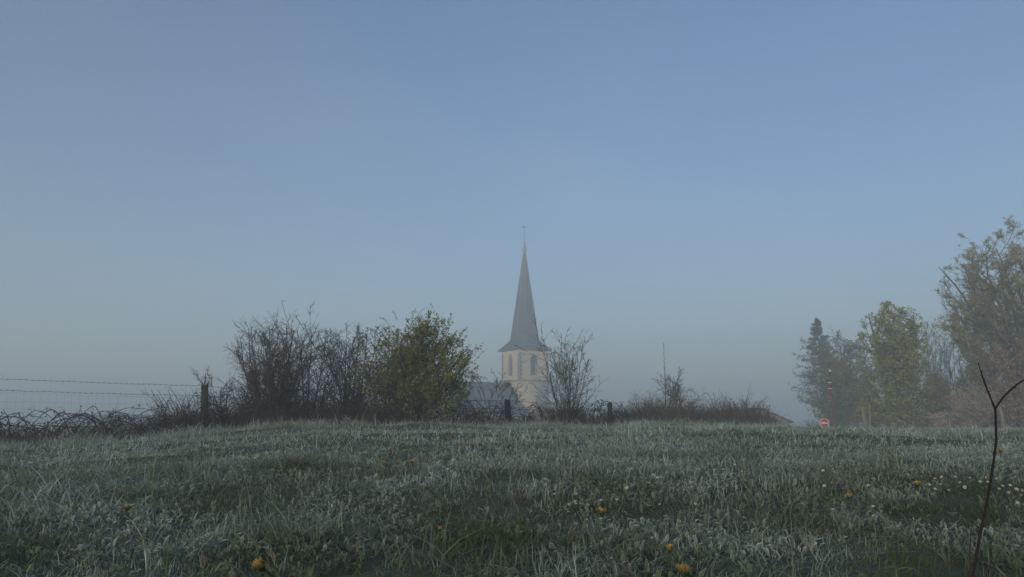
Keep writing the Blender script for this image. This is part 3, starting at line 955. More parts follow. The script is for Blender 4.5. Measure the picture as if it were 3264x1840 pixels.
# ------------------------------------------------------------------ small bare fruit trees and the tall cane behind the thickets
def fruit_tree(label, px, y, ytop, lean, limbs, spread, seed):
    x = (px - 1632) / FPX * y
    zb = gz(x, y)
    h = at(px, ytop, y)[2] - zb
    root = empty('fruit_tree', (x, y, zb))
    tag(root, label, 'tree')
    c = np.array([.085, .072, .06])
    mb = MB()
    P0, R0 = grow(np.array([[0, 0, -.1]]), np.array([[lean, 0, 1.]]), np.array([h * .92]), np.array([.06]), 12, .09, .04, .22)
    mb.tubes(P0, R0, 7, c)
    mb.build('trunk', M['bark'], root, True)
    p, d, L, r = spawn(P0, R0, np.array([h * .92]), limbs, .42, .95, 1.15, .2, spread, .55, .15, .5)
    P1, R1 = grow(p, d, L, r, 8, .22, .07, .3)
    p, d, L2, r = spawn(P1, R1, L, 8, .15, 1., .8, .3, .5, .6)
    P2, R2 = grow(p, d, L2, np.maximum(r, .009), 6, .28, .05, .4)
    p, d, L3, r = spawn(P2, R2, L2, 7, .15, 1., .8, .3, .5, .7)
    P3, R3 = grow(p, d, L3, np.maximum(r, .007), 4, .25, .03, .5)
    mb = MB()
    mb.tubes(P1, R1, 5, mixcol(len(P1), c * .8, c * 1.2))
    mb.tubes(P2, R2, 4, mixcol(len(P2), c * .8, c * 1.2))
    mb.tubes(P3, R3, 3, mixcol(len(P3), c * .8, c * 1.2))
    mb.build('crown', M['twig'], root)
fruit_tree('small bare tree with level gnarled limbs beside the tall thin cane', 2098, 39, 1143, .02, 13, .42, 1)
fruit_tree('smaller crooked bare tree beyond the domed thicket', 2188, 40, 1182, .05, 11, .42, 2)
y = 36.0
b = np.array([(2113 - 1632) / FPX * y, y, 0])
b[2] = gz(b[0], b[1])
top = at(2119, 1093, y)
cane = empty('tall_cane', b)
tag(cane, 'tall thin bare cane standing straight above the domed thicket', 'cane')
t = np.linspace(0, 1, 14)
P = (top - b)[None] * t[:, None]
P[:, 0] += .05 * np.sin(t * 5) * t
mb = MB()
mb.tubes(P, .030 * (1 - .78 * t), 5, np.array([.15, .12, .08]))
mb.build('trunk', M['bark'], cane, True)
mb = MB()
p, d, L, r = spawn(P[None], .02 * np.ones((1, 14)), np.array([2.6]), 22, .45, 1., .6, .2, .08, .35)
P1, R1 = grow(p, d, L, r, 3, .1, .1, .5)
mb.tubes(P1, R1, 3, np.array([.13, .10, .07]))
mb.build('crown', M['twig'], cane)

# ------------------------------------------------------------------ trees on the right
def spruce(label, px, y, ytop, rad):
    x = (px - 1632) / FPX * y
    zb = gz(x, y)
    h = at(px, ytop, y)[2] - zb
    root = empty('spruce_tree', (x, y, zb))
    tag(root, label, 'tree')
    mb = MB()
    t = np.linspace(0, 1, 12)
    P0 = np.stack([.12 * np.sin(t * 4), 0 * t, h * t - .15], 1)
    mb.tubes(P0, .17 * (1 - .93 * t), 7, np.array([.06, .05, .042]))
    mb.build('trunk', M['bark'], root, True)
    n = 130
    tt = .34 + .65 * np.linspace(0, 1, n) ** .9
    a = np.arange(n) * 2.4 + rng.normal(0, .3, n)
    ln = rad * np.clip((1.005 - tt) / .58, .02, 1) ** .8 * rng.uniform(.42, 1.28, n)
    ln[tt < .42] *= .8
    s = np.stack([np.interp(tt, t, P0[:, 0]), 0 * tt, h * tt], 1)
    d = np.stack([np.cos(a), np.sin(a), rng.normal(.10, .12, n)], 1)
    K = 7
    u = np.linspace(0, 1, K)
    P1 = s[:, None] + d[:, None] * (ln[:, None] * u[None])[..., None]
    P1[:, :, 2] += ln[:, None] * (-.38 * u + .30 * u ** 2.5)[None]
    cr = MB()
    cr.tubes(P1, np.linspace(.03, .008, K)[None] * np.ones((n, 1)), 4, np.array([.05, .042, .035]))
    p, dd, L2, r = spawn(P1, .01 * np.ones((n, K)), ln, 16, .15, 1., .95, .2, .34, .6, .2, .5)
    P2, R2 = grow(p, dd, L2, np.full(len(p), .008), 4, .08, -.14, .5)
    cr.tubes(P2, R2, 3, np.array([.04, .036, .028]))
    cr.build('crown', M['twig'], root)
    lf = MB()
    pts = np.vstack([along(P2, 13, .0, 1.05), along(P1, 30, .25)])
    leafquads(lf, pts, rng.uniform(.09, .20, len(pts)), mixcol(len(pts), (.018, .030, .020), (.034, .048, .028)), .7, .28)
    lf.build('foliage', M['foliage'], root)

spruce('dark ragged spruce standing tallest at the fog edge behind the round tree', 2612, 86, 1012, 3.6)
GA, GB = (.16, .18, .022), (.32, .30, .055)
crown_tree('round_tree', 'rounded dull green tree with several stems behind the dark red pole', 2690, 68, 1070,
           [(2690, 1160, 101, 92, 0), (2640, 1215, 69, 78, -0.5), (2735, 1230, 69, 84, 0.5), (2690, 1265, 103, 78, 0), (2650, 1310, 67, 45, 0), (2730, 1310, 67, 50, 0)], 26000, .15, (.13, .14, .034), (.22, .20, .055), .22, 22, stems=3, shell=.75)
crown_tree('leafy_tree', 'tall full green ivy-clad tree between the round tree and bare saplings', 2862, 53, 952,
           [(2850, 1039, 83, 76, 0), (2790, 1054, 51, 52, 0.3), (2905, 1074, 55, 66, -0.3), (2855, 1140, 101, 87, 0), (2855, 1230, 110, 92, 0), (2800, 1290, 71, 74, -0.6), (2915, 1300, 92, 69, 0.4), (2850, 1320, 103, 52, 0)], 34000, .14, GA, GB, .26, 28, stems=2, shell=.7)
for (px, y, yt, lab) in ((2975, 64, 1030, 'slim bare sapling close against the full green tree'), (3012, 66, 1010, 'tallest slim bare sapling in the gap between green tree and big oak'), (3046, 63, 1045, 'slim bare sapling beside the pale flowering shrub')):
    x = (px - 1632) / FPX * y
    zb = gz(x, y)
    h = at(px, yt, y)[2] - zb
    root = empty('bare_sapling', (x, y, zb))
    tag(root, lab, 'tree', 'bare saplings in the gap')
    c = np.array([.13, .115, .09])
    st = 5
    P0, R0 = grow(np.stack([rng.normal(0, .35, st), rng.normal(0, .35, st), np.full(st, -.1)], 1), np.stack([rng.normal(0, .10, st), rng.normal(0, .1, st), np.ones(st)], 1), h * rng.uniform(.7, 1, st), np.full(st, .06), 9, .05, .03, .2)
    mb = MB()
    mb.tubes(P0, R0, 6, c)
    mb.build('trunk', M['bark'], root, True)
    Lh = np.full(st, h)
    p, d, L1, r = spawn(P0, R0, Lh, 14, .25, 1., .5, .15, .26, .5)
    P1, R1 = grow(p, d, L1, np.maximum(r, .014), 6, .12, .08, .4)
    p, d, L2, r = spawn(P1, R1, L1, 9, .2, 1., .6, .2, .4, .6)
    P2, R2 = grow(p, d, L2, np.maximum(r, .010), 4, .15, .05, .5)
    mb = MB()
    mb.tubes(P1, R1, 4, c)
    mb.tubes(P2, R2, 3, c)
    mb.build('crown', M['twig'], root)
    lf = MB()
    pts = along(P2, 5)
    leafquads(lf, pts, rng.uniform(.04, .09, len(pts)), mixcol(len(pts), (.10, .09, .05), (.14, .11, .07)))
    lf.build('foliage', M['foliage'], root)
def branch_tree(label, px, y, ytop, r0, leaders, limbs, lean, spread, leafn, leafsize, ca, cb, colr, first=.25):
    global rng
    keep_rng, rng = rng, np.random.default_rng(px)
    x = (px - 1632) / FPX * y
    zb = gz(x, y)
    h = float(at(px, ytop, y)[2]) - zb
    root = empty('oak_tree', (x, y, zb))
    tag(root, label, 'tree')
    colr = np.array(colr)
    bole = h * first
    P0, R0 = grow(np.array([[0, 0, -.15]]), np.array([[lean * .4, 0, 1.]]), np.array([bole + .15]), np.array([r0]), 6, .03, .02, .8)
    mb = MB()
    mb.tubes(P0, R0, 9, colr)
    a = np.arange(leaders) / leaders * 6.283 + .6
    top = P0[0, -1]
    d = np.stack([np.cos(a) * spread + lean, np.sin(a) * spread, np.ones(leaders)], 1)
    L1 = (h - bole) * rng.uniform(.72, .86, leaders)
    P1, R1 = grow(np.repeat(top[None], leaders, 0), d, L1, np.full(leaders, r0 * .6), 12, .10, .03, .12)
    mb.tubes(P1, R1, 7, colr)
    mb.build('trunk', M['bark'], root, True)
    cr = MB()
    p, d, L2, r = spawn(P1, R1, L1, limbs, .05, .95, .72, .18, .52, .6, .2, .55)
    P2, R2 = grow(p, d, L2, np.maximum(r, .03), 9, .15, .07, .2)
    p, d, L3, r = spawn(P2, R2, L2, 7, .15, 1., .72, .22, .45, .6, .25, .5)
    P3, R3 = grow(p, d, L3, np.maximum(r, .016), 7, .17, .07, .35)
    p, d, L4, r = spawn(P3, R3, L3, 6, .15, 1., .75, .25, .48, .65, .3, .5)
    P4, R4 = grow(p, d, L4, np.maximum(r, .010), 5, .2, .06, .5)
    p, d, L5, r = spawn(P4, R4, L4, 4, .2, 1., .75, .25, .55, .7, .3, .4)
    P5, R5 = grow(p, d, L5, np.maximum(r, .008), 3, .2, .03, .6)
    for P, R, n in ((P2, R2, 5), (P3, R3, 4), (P4, R4, 3), (P5, R5, 3)):
        cr.tubes(P, R, n, mixcol(len(P), colr * .85, colr * 1.2))
    cr.build('crown', M['twig'], root)
    lf = MB()
    pts = np.vstack([along(P5, 1 + leafn // len(P5)), along(P4, 2)])
    pts = pts[rng.permutation(len(pts))[:leafn]] + rng.normal(0, .04, (min(leafn, len(pts)), 3))
    leafquads(lf, pts, leafsize * rng.uniform(.5, 1.4, len(pts)), mixcol(len(pts), ca, cb), .2, .6)
    lf.build('foliage', M['foliage'], root)
    rng = keep_rng
branch_tree('biggest tree, feathery budding crown towering over the brown thicket', 3268, 48, 700, .30, 8, 11, -.04, .36, 64000, .068, (.22, .20, .055), (.33, .27, .085), (.11, .09, .062))
branch_tree('spreading budding tree whose limbs reach out below the biggest tree', 3165, 49, 930, .17, 5, 10, -.28, .38, 28000, .062, (.24, .22, .06), (.34, .29, .095), (.13, .105, .07), .3)
for (px, y, yt, bl, lab) in ((3235, 46, 1085, [(3225, 1180, 75, 85, 0), (3270, 1150, 60, 75, .5), (3215, 1290, 85, 80, 0), (3290, 1290, 70, 85, 0)], 'rusty brown dense thicket beneath the biggest tree'),
                             (3120, 48, 1120, [(3120, 1190, 62, 62, 0), (3090, 1270, 60, 70, 0), (3150, 1300, 60, 68, 0)], 'olive-brown thicket behind the pale flowering shrub'),
                             (2990, 54, 1180, [(2985, 1250, 45, 60, 0), (3000, 1320, 62, 50, 0)], 'dark green low thicket at the foot of the bare saplings')):
    rusty = px == 3235
    crown_tree('hedge_thicket', lab, px, y, yt, bl, 13000, .12, (.24, .145, .055) if rusty else (.16, .15, .05), (.34, .21, .085) if rusty else (.24, .20, .075), .10, 18, colr=(.09, .06, .045), stems=5)
    
def pale_shrub(label, px, y, h, sp, cat='shrub'):
    bush('pale_shrub', label, cat, px, y, h, sp, 16, fan=.8, n2=9, n3=7, n4=3, colr=np.array([.22, .17, .13]), colt=np.array([.32, .26, .20]), r0=.016, twig=.010, leafn=7000, leafsize=.055, leafa=(.40, .32, .24), leafb=(.50, .42, .27), leaf_t=.1, basew=.6, low=120)
pale_shrub('pale pinkish shrub catching the sun before the olive-brown thicket', 3082, 43.5, 2.0, .55)
pale_shrub('lower pale dry shrub beside the dark green thicket', 3000, 44.5, 1.05, .9)
bush('thorn_bush', 'faint leafless scrub in fog below the spruce', 'shrub', 2590, 78, 3.2, .55, 10, colr=np.array([.08, .065, .055]), r0=.03, twig=.012, low=120)

# sunlit posts and stumps along the far edge of the field
def far_post(name, label, cat, px0, py0, px1, py1, y, r, mat='postpale', seed=0, arm=None):
    b = at(px0, py0, y)
    t_ = at(px1, py1, y)
    zb = min(gz(b[0], y) - .1, b[2])
    h = t_[2] - zb
    lean = ((t_[0] - b[0]) / h, 0)
    root = empty(name, (b[0], y, zb))
    tag(root, label, cat)
    post_mesh(h, r, lean, seed=seed).build('trunk' if cat == 'tree stump' else 'shaft', M[mat], root, hascol=False)
    mb = MB()
    if arm is not None:
        a0 = np.array([lean[0] * h * .92, 0, h * .92])
        a1 = at(*arm, y) - np.array([b[0], y, zb])
        tt = np.linspace(0, 1, 5)[:, None]
        mb.tubes(a0 * (1 - tt) + a1 * tt, np.linspace(.05, .03, 5), 6, caps=True)
        mb.build('broken_branch', M[mat], root, hascol=False)
    else:
        z = h * .8
        mb.tubes(np.array([[lean[0] * z - r, -r * .9, z], [lean[0] * z + r, -r * .9, z + .02]]), .010, 4, caps=True)
        mb.build('wire_staple', M['wire'], root, hascol=False)
far_post('tree_stump', 'sunlit leaning snapped trunk with a broken side branch before the green tree', 'tree stump', 2759, 1362, 2749, 1296, 47, .10, seed=21, arm=(2734, 1316))
far_post('wooden_post', 'upright pale post just beside the snapped trunk', 'post', 2771, 1362, 2772, 1289, 48, .06, seed=22)
far_post('wooden_post', 'short thick pale post below the full green tree', 'post', 2812, 1374, 2809, 1352, 46, .09, seed=23)
far_post('wooden_post', 'slim pale post standing between green tree and pale dry shrub', 'post', 2915, 1378, 2911, 1345, 45.5, .06, seed=24)
far_post('wooden_post', 'thin grey stake close beside the slim pale post', 'post', 2898, 1378, 2898, 1352, 46, .03, seed=25)
far_post('wooden_post', 'narrow upright post inside the pale dry shrub', 'post', 3028, 1378, 3026, 1318, 44, .06, seed=26)
far_post('tree_stump', 'thick pale leaning trunk seen through the forked sapling', 'tree stump', 3204, 1380, 3186, 1298, 43, .12, seed=27, arm=(3182, 1288))

# ------------------------------------------------------------------ church
CD = 145.0
cx = at(1673, 1300, CD)
church = empty('church', (cx[0], CD, gz(cx[0], CD) - .3), math.radians(31))
tag(church, 'cream church with square belfry and tall slate spire fading in fog', 'church')
CZ = church.location.z
def zpx(py):
    return float(at(1673, py, CD)[2] - CZ)
HS = 3.0
z_str, z_eave = zpx(1216), zpx(1121)
def arch_pts(w, h, n=7):
    """pointed-arch outline in (u, v), base at v = 0"""
    pts = [(-w, 0), (w, 0)]
    hs = h - 1.55 * w
    for k in range(n + 1):
        a = math.radians(60) * k / n
        pts.append((-w + 2 * w * math.cos(a), hs + 2 * w * math.sin(a)) if k < n else (0, hs + 2 * w * math.sin(math.radians(60))))
    for k in range(n - 1, -1, -1):
        a = math.radians(60) * k / n
        pts.append((w - 2 * w * math.cos(a), hs + 2 * w * math.sin(a)))
    return pts
def wall_with_arch(mb, u0, u1, v0, v1, ow, oh, ov, to3, depth):
    """wall rectangle with a pointed opening, built as strips, with a reveal"""
    A = [(u, v + ov) for (u, v) in arch_pts(ow, oh)]
    n = len(A)
    left = [A[0]] + A[:(n // 2):-1]           # base-left up to apex
    right = A[1:n // 2 + 2]
    V, F = [], []
    def P(u, v):
        V.append(to3(u, v, 0))
        return len(V) - 1
    right_arc = A[1:2 + (n - 2) // 2 + 1]
    left_arc = [A[0]] + A[:1 + (n - 2) // 2:-1]
    for arc, ue in ((left_arc, u0), (right_arc, u1)):
        for a, b in zip(arc[:-1], arc[1:]):
            F.append([P(*a), P(*b), P(ue, b[1]), P(ue, a[1])])
        top = arc[-1][1]
        F.append([P(0, top), P(0, v1), P(ue, v1), P(ue, top)])
    F.append([P(u0, v0), P(u1, v0), P(u1, ov), P(u0, ov)])
    for f in F:
        mb.add([V[k] for k in f], [np.arange(4)])
    for a, b in zip(A, A[1:] + A[:1]):
        mb.add([to3(a[0], a[1], 0), to3(b[0], b[1], 0), to3(b[0], b[1], depth), to3(a[0], a[1], depth)], [np.arange(4)])
    return A
faces = {'front': lambda u, v, d: (u, -HS + d, v), 'side': lambda u, v, d: (-HS + d, -u, v), 'rear': lambda u, v, d: (-u, HS - d, v), 'far': lambda u, v, d: (HS - d, u, v)}
mb = MB()
mb.box((-HS - .12, -HS - .12, -.2), (HS + .12, HS + .12, z_str - .15))
tower = mb.build('tower_base', M['render_wall'], church, hascol=False)
mb = MB()
mb.box((-HS - .28, -HS - .28, z_str - .15), (HS + .28, HS + .28, z_str + .15))
mb.build('string_course', M['stone'], church, hascol=False)
belfry = MB()
WO, WH, WV = .52, 3.55, z_eave - 4.45
for k, f in faces.items():
    wall_with_arch(belfry, -HS, HS, z_str + .15, z_eave, WO, WH, WV, f, .45)
bo = belfry.build('belfry_wall', M['render_wall'], church, hascol=False)
for k in ('front', 'side'):
    f = faces[k]
    mb = MB()
    A = [(u * 1.0, v + WV) for (u, v) in arch_pts(WO, WH)]
    mb.add([f(u, v, .44) for (u, v) in A], [np.arange(len(A))])
    win = mb.build('belfry_window', M['dark'], church, hascol=False)
    for j in range(9):
        v = WV + .2 + j * .34
        hw = WO * .96 if v < WV + WH - 1.55 * WO else WO * .55
        mb = MB()
        p = [f(-hw, v, .10), f(hw, v, .10), f(hw, v + .22, .36), f(-hw, v + .22, .36)]
        mb.prism(p, np.array(f(0, 0, 0)) - np.array(f(0, .03, 0)))
        mb.build('louvre', M['dark'], win, hascol=False)  # slats coloured near-black to deepen the shade of the recess
    mb = MB()
    B = [(u, v + WV) for (u, v) in arch_pts(WO * 1.38, WH + .25)]
    n = len(A)
    for a in range(1, n):
        b = (a + 1) % n
        q = [f(*A[a], -.04), f(*A[b], -.04), f(*B[b], -.04), f(*B[a], -.04)]
        mb.prism(q, np.array(f(0, 0, .06)) - np.array(f(0, 0, 0)))
    mb.build('window_surround', M['stone'], win, hascol=False)
# quoins: alternating long and short corner blocks, each a block of its own
qm = {}
zq, k = z_str + .17, 0
while zq < z_eave - .42:
    for (sx, sy) in ((-1, -1), (1, -1), (-1, 1)):
        la, lb = (.62, .36) if k % 2 == 0 else (.36, .62)
        key = (k % 2, sx, sy)
        if key not in qm:
            mb = MB()
            x0, x1 = sorted((sx * (HS + .03), sx * (HS - la)))
            y0, y1 = sorted((sy * (HS + .03), sy * (HS - lb)))
            mb.box((x0, y0, 0), (x1, y1, .34))
            qm[key] = mb.build('quoin', M['stone'], church, hascol=False)
            o = qm[key]
        else:
            o = qm[key].copy()
            col.objects.link(o)
        o.location = (0, 0, zq)
    zq += .37
    k += 1
mb = MB()
mb.box((-HS - .22, -HS - .22, z_eave), (HS + .22, HS + .22, z_eave + .22))
mb.build('cornice', M['stone'], church, hascol=False)
# spire: flared square foot broaching to an octagon
mb = MB()
E = 3.6
z0, z1, z2 = z_eave + .20, zpx(1086), zpx(800)
ro = 2.42
o8 = []
for k in range(8):
    a = math.radians(22.5 + 45 * k)
    o8.append((ro / math.cos(math.radians(22.5)) * math.cos(a), ro / math.cos(math.radians(22.5)) * math.sin(a)))
sq = [(E, E), (-E, E), (-E, -E), (E, -E)]
V = [(x, y, z0) for x, y in sq] + [(x, y, z1) for x, y in o8]
rt = .16
V += [(x / ro * rt, y / ro * rt, z2) for x, y in o8] + [(x, y, z0 - .12) for x, y in sq]
F4 = [[0, 1, 6, 5], [1, 2, 8, 7], [2, 3, 10, 9], [3, 0, 4, 11]]
F3 = [[0, 5, 4], [1, 7, 6], [2, 9, 8], [3, 11, 10]]
for k in range(8):
    F4.append([4 + k, 4 + (k + 1) % 8, 12 + (k + 1) % 8, 12 + k])
for k in range(4):
    F4.append([20 + k, 20 + (k + 1) % 4, (k + 1) % 4, k])
mb.add(V, [np.array(F4), np.array(F3), np.array([23, 22, 21, 20])])
spire = mb.build('spire', M['slate'], church, hascol=False)
mb = MB()                                         # hips dressed in lead
mb.tubes(np.array([[(o8[k][0], o8[k][1], z1), (o8[k][0] / ro * rt, o8[k][1] / ro * rt, z2)] for k in range(8)]), .045, 4)
mb.tubes(np.array([[(sq[k][0], sq[k][1], z0), ((o8[2 * k][0] + o8[2 * k + 1][0]) / 2, (o8[2 * k][1] + o8[2 * k + 1][1]) / 2, z1)] for k in range(4)]), .04, 4)
tag(mb.build('lead_hips', M['lead'], spire, hascol=False), kind='stuff')
mb = MB()
zb = z2 - .3
mb.lathe([(.22, zb), (.30, zb + .15), (.44, zb + .45), (.42, zb + .75), (.26, zb + 1.0), (.15, zb + 1.15), (.20, zb + 1.4), (.24, zb + 1.62), (.16, zb + 1.85), (.07, zb + 2.1), (.05, zb + 2.6)], 14)
mb.build('finial', M['lead'], church, True, hascol=False)
mb = MB()
ztop = zpx(727)
mb.box((-.024, -.024, zb + 2.5), (.024, .024, ztop))
zc = zpx(750)
mb.box((-.45, -.021, zc - .022), (.45, .021, zc + .022))
cross = mb.build('cross', M['iron'], church, hascol=False)
mb = MB()
roo = [(-.55, .1), (-.30, -.02), (-.05, -.10), (.18, -.06), (.30, .10), (.36, .34), (.50, .36), (.40, .42), (.36, .54), (.24, .50), (.22, .30), (.02, .16), (-.20, .22), (-.36, .50), (-.56, .44), (-.66, .28)]
mb.prism([(u * .7, -.02, v * .7 + ztop + .05) for u, v in roo], (0, .04, 0))
mb.build('weathercock', M['iron'], church, hascol=False)
# nave reaching out from the tower
z_rid = float(at(1545, 1217, 139)[2] - CZ)
NW, NL = 4.6, 24.0
zw = z_rid - 4.7
mb = MB()
mb.prism([(-HS - .05, -NW, -.2), (-HS - .05, NW, -.2), (-HS - .05, NW, zw), (-HS - .05, 0, z_rid - .25), (-HS - .05, -NW, zw)], (-NL, 0, 0))
nave = mb.build('nave_wall', M['render_wall'], church, hascol=False)
mb = MB()
for s in (-1, 1):
    mb.prism([(-HS + .02, 0, z_rid), (-HS + .02, s * (NW + .5), zw - .45), (-HS + .02, s * (NW + .5), zw - .62), (-HS + .02, 0, z_rid - .2)], (-NL - .5, 0, 0))
mb.build('nave_roof', M['slate'], church, hascol=False)
for k in range(4):
    u = -HS - 3.2 - k * 5.4
    A = [(a + u, v + 1.5) for a, v in arch_pts(.6, 2.9)]
    mb = MB()
    mb.prism([(a, -NW - .012, v) for a, v in A], (0, .1, 0))
    w = mb.build('nave_window', M['dark'], church, hascol=False)
    mb = MB()
    B = [(a + u, v + 1.35) for a, v in arch_pts(.82, 3.3)]
    n = len(A)
    for a in range(n):
        b = (a + 1) % n
        mb.prism([(A[a][0], -NW - .08, A[a][1]), (A[b][0], -NW - .08, A[b][1]), (B[b][0], -NW - .08, B[b][1]), (B[a][0], -NW - .08, B[a][1])], (0, .075, 0))
    mb.build('window_surround', M['stone'], w, hascol=False)
    mb = MB()
    mb.box((u + 2.4, -NW - .7, -.2), (u + 3.0, -NW - .005, zw - .8))
    mb.build('buttress', M['stone'], church, hascol=False)

# ------------------------------------------------------------------ house with a sunlit gable, and a long low farm building
def house(name, label, loc, rz, w, ln, hw, hr, wall, roof, chimney=True):
    o = empty(name, loc, rz)
    tag(o, label, 'building')
    mb = MB()
    mb.prism([(-w, 0, -.3), (w, 0, -.3), (w, 0, hw), (0, 0, hr - .18), (-w, 0, hw)], (0, ln, 0))
    mb.build('wall', M[wall], o, hascol=False)
    mb = MB()
    sl = (hr - hw) / w
    for s in (-1, 1):
        mb.prism([(0, -.35, hr), (s * (w + .45), -.35, hw - .45 * sl), (s * (w + .45), -.35, hw - .45 * sl - .16), (0, -.35, hr - .16)], (0, ln + .7, 0))
    r = mb.build('roof', M[roof], o, hascol=False)
    if chimney:
        mb = MB()
        mb.box((-.3, ln * .5, hr - .5), (.3, ln * .5 + .6, hr + .7))
        mb.build('chimney', M['stone'], r, hascol=False)
    for (u, v) in ((-w * .45, hw * .35), (w * .45, hw * .35)):
        mb = MB()
        mb.box((u - .45, -.02, v), (u + .45, .06, v + 1.2))
        wi = mb.build('window', M['dark'], o, hascol=False)
        mb = MB()
        mb.box((u - .55, -.09, v - .12), (u + .55, -.022, v - .02))
        mb.build('sill', M['stone'], wi, hascol=False)
    return o
ehp = at(2520, 1338, 88)
hz = gz(ehp[0], 88)
g0 = at(2450, 1303, 88)
rise = .42
wd = 3.1
house('village_house', 'cream house gable catching sunlight at the end of the hedge', (ehp[0] - wd - .2, 88, hz), math.radians(4), wd, 12, ehp[2] - hz + .45 * rise - .2, ehp[2] - hz + .45 * rise - .2 + wd * rise, 'cream', 'tile', False)
bx = at(430, 1320, 150)
house('farm_building', 'long low grey farm building barely showing in fog behind the open wire', (bx[0] - 11, 150, gz(bx[0], 150)), math.radians(-96), 4.6, 28, 1.9, float(at(430, 1322, 150)[2]) - gz(bx[0], 150), 'greywall', 'slate', False)

# ------------------------------------------------------------------ no-entry sign, red pole and lamps
sy = 56.0
sp = at(2627.5, 1349, sy)
sign = empty('no_entry_sign', (sp[0], sy, gz(sp[0], sy)), math.radians(-8))
tag(sign, 'round red no-entry sign with white bar rising above the grass', 'sign')
hc = sp[2] - gz(sp[0], sy)
def disc(r0, r1, y0, y1, n=40):
    mb = MB()
    a = np.arange(n) / n * 6.28319
    if r0 <= 0:
        mb.prism(np.stack([r1 * np.cos(a), np.full(n, y0), hc + r1 * np.sin(a)], 1), (0, y1 - y0, 0))
    else:
        for k in range(n):
            b = (k + 1) % n
            mb.prism([(r0 * math.cos(a[k]), y0, hc + r0 * math.sin(a[k])), (r0 * math.cos(a[b]), y0, hc + r0 * math.sin(a[b])), (r1 * math.cos(a[b]), y0, hc + r1 * math.sin(a[b])), (r1 * math.cos(a[k]), y0, hc + r1 * math.sin(a[k]))], (0, y1 - y0, 0))
    return mb
plate = disc(0, .318, -.02, .0).build('sign_plate', M['signred'], sign, hascol=False)
disc(.280, .322, -.032, .006).build('white_rim', M['signwhite'], plate, hascol=False)
mb = MB()
mb.box((-.225, -.027, hc - .058), (.225, -.0205, hc + .058))
mb.build('white_bar', M['signwhite'], plate, hascol=False)
mb = MB()
mb.box((-.03, .008, -.3), (.03, .068, hc + .25))
mb.build('pole', M['steel'], sign, hascol=False)
for dz in (-.16, .16):
    mb = MB()
    mb.box((-.09, .002, hc + dz - .02), (.09, .074, hc + dz + .02))
    mb.build('clamp', M['steel'], sign, hascol=False)

py_ = 60.0
pb = at(2657, 1360, py_)
pole = empty('street_lamp', (pb[0], py_, gz(pb[0], py_)))
tag(pole, 'dark red lamp pole with a box and pale globe before the round tree', 'street lamp')
zz = lambda v, yy, b: float(at(2657, v, yy)[2]) - b
b_ = pole.location.z
mb = MB()
mb.lathe([(.085, -.3), (.085, 1.2), (.066, 1.3), (.06, zz(1222, py_, b_))], 10)
mb.build('pole', M['polered'], pole, True, hascol=False)
mb = MB()
mb.lathe([(.028, zz(1222, py_, b_)), (.022, zz(1190, py_, b_))], 8)
mb.build('lamp_arm', M['iron'], pole, True, hascol=False)
mb = MB()
mb.box((-.16, -.09, zz(1237, py_, b_)), (.02, .09, zz(1221, py_, b_)))
bxo = mb.build('junction_box', M['polered'], pole, hascol=False)
for v in (1219.5, 1238.5):
    mb = MB()
    mb.box((-.20, -.10, zz(v, py_, b_) - .03), (.05, .10, zz(v, py_, b_) + .03))
    mb.build('bracket', M['globe'], bxo, hascol=False)
def globe_prof(zc, r):
    return [(max(.02, r * math.sin(a)), zc - r * math.cos(a)) for a in np.linspace(.15, 3.0, 9)]
mb = MB()
mb.lathe(globe_prof(zz(1182, py_, b_), .10), 12)
mb.build('lamp_globe', M['globe'], pole, True, hascol=False)
y2 = 69.0
pb = at(2618, 1300, y2)
lamp = empty('street_lamp', (pb[0], y2, gz(pb[0], y2)))
tag(lamp, 'thin dark lamp post with pale globe at the fog edge beside the spruce', 'street lamp')
mb = MB()
zl = float(at(2618, 1217, y2)[2]) - lamp.location.z
mb.lathe([(.05, -.3), (.045, 1.0), (.03, zl - .12)], 8)
mb.build('pole', M['iron'], lamp, True, hascol=False)
mb = MB()
mb.lathe(globe_prof(zl, .12), 12)
mb.build('lamp_globe', M['globe'], lamp, True, hascol=False)

# ------------------------------------------------------------------ forked sapling close to the camera
y = 2.0
pts = [(3098, 1850), (3125, 1700), (3150, 1580), (3166, 1480), (3176, 1400), (3174, 1340), (3172, 1300)]
W = np.array([at(a, b, y + .002 * k) for k, (a, b) in enumerate(pts)])
d = W[0] - W[1]
while W[0][2] > gz(W[0][0], W[0][1]) - .02:
    W = np.vstack([W[0] + d * .4, W])
root = empty('forked_sapling', (W[0][0], W[0][1], gz(W[0][0], W[0][1])))
tag(root, 'slender leafless forked sapling standing nearest in the frosted grass', 'sapling')
O = np.array(root.location)
def smooth_curve(P, n):
    P = np.asarray(P, float)
    s = np.concatenate([[0], np.cumsum(np.linalg.norm(np.diff(P, axis=0), axis=1))])
    u = np.linspace(0, s[-1], n)
    Q = np.stack([np.interp(u, s, P[:, k]) for k in range(3)], 1)
    for _ in range(3):
        Q[1:-1] = .25 * Q[:-2] + .5 * Q[1:-1] + .25 * Q[2:]
    return Q
SC = np.array([.028, .017, .018])
mb = MB()
Q = smooth_curve(W - O, 60)
rad = np.linspace(.0036, .0027, 60) * (1 + .07 * rng.normal(0, 1, 60))
rad[4::7] *= 1.28
mb.tubes(Q, rad, 8, SC)
stem = mb.build('trunk', M['bark'], root, True)
mb = MB()
p, dd, L, r = spawn(Q[None], np.full((1, 60), .0022), np.array([.5]), 16, .2, .98, .6, .2, .028, .8)
P1, R1 = grow(p, dd, L, r, 4, .06, .12, .25)
mb.tubes(P1, R1, 5, SC * 1.4)
tag(mb.build('buds', M['bark'], stem, True), kind='stuff')
fork = W[-1]
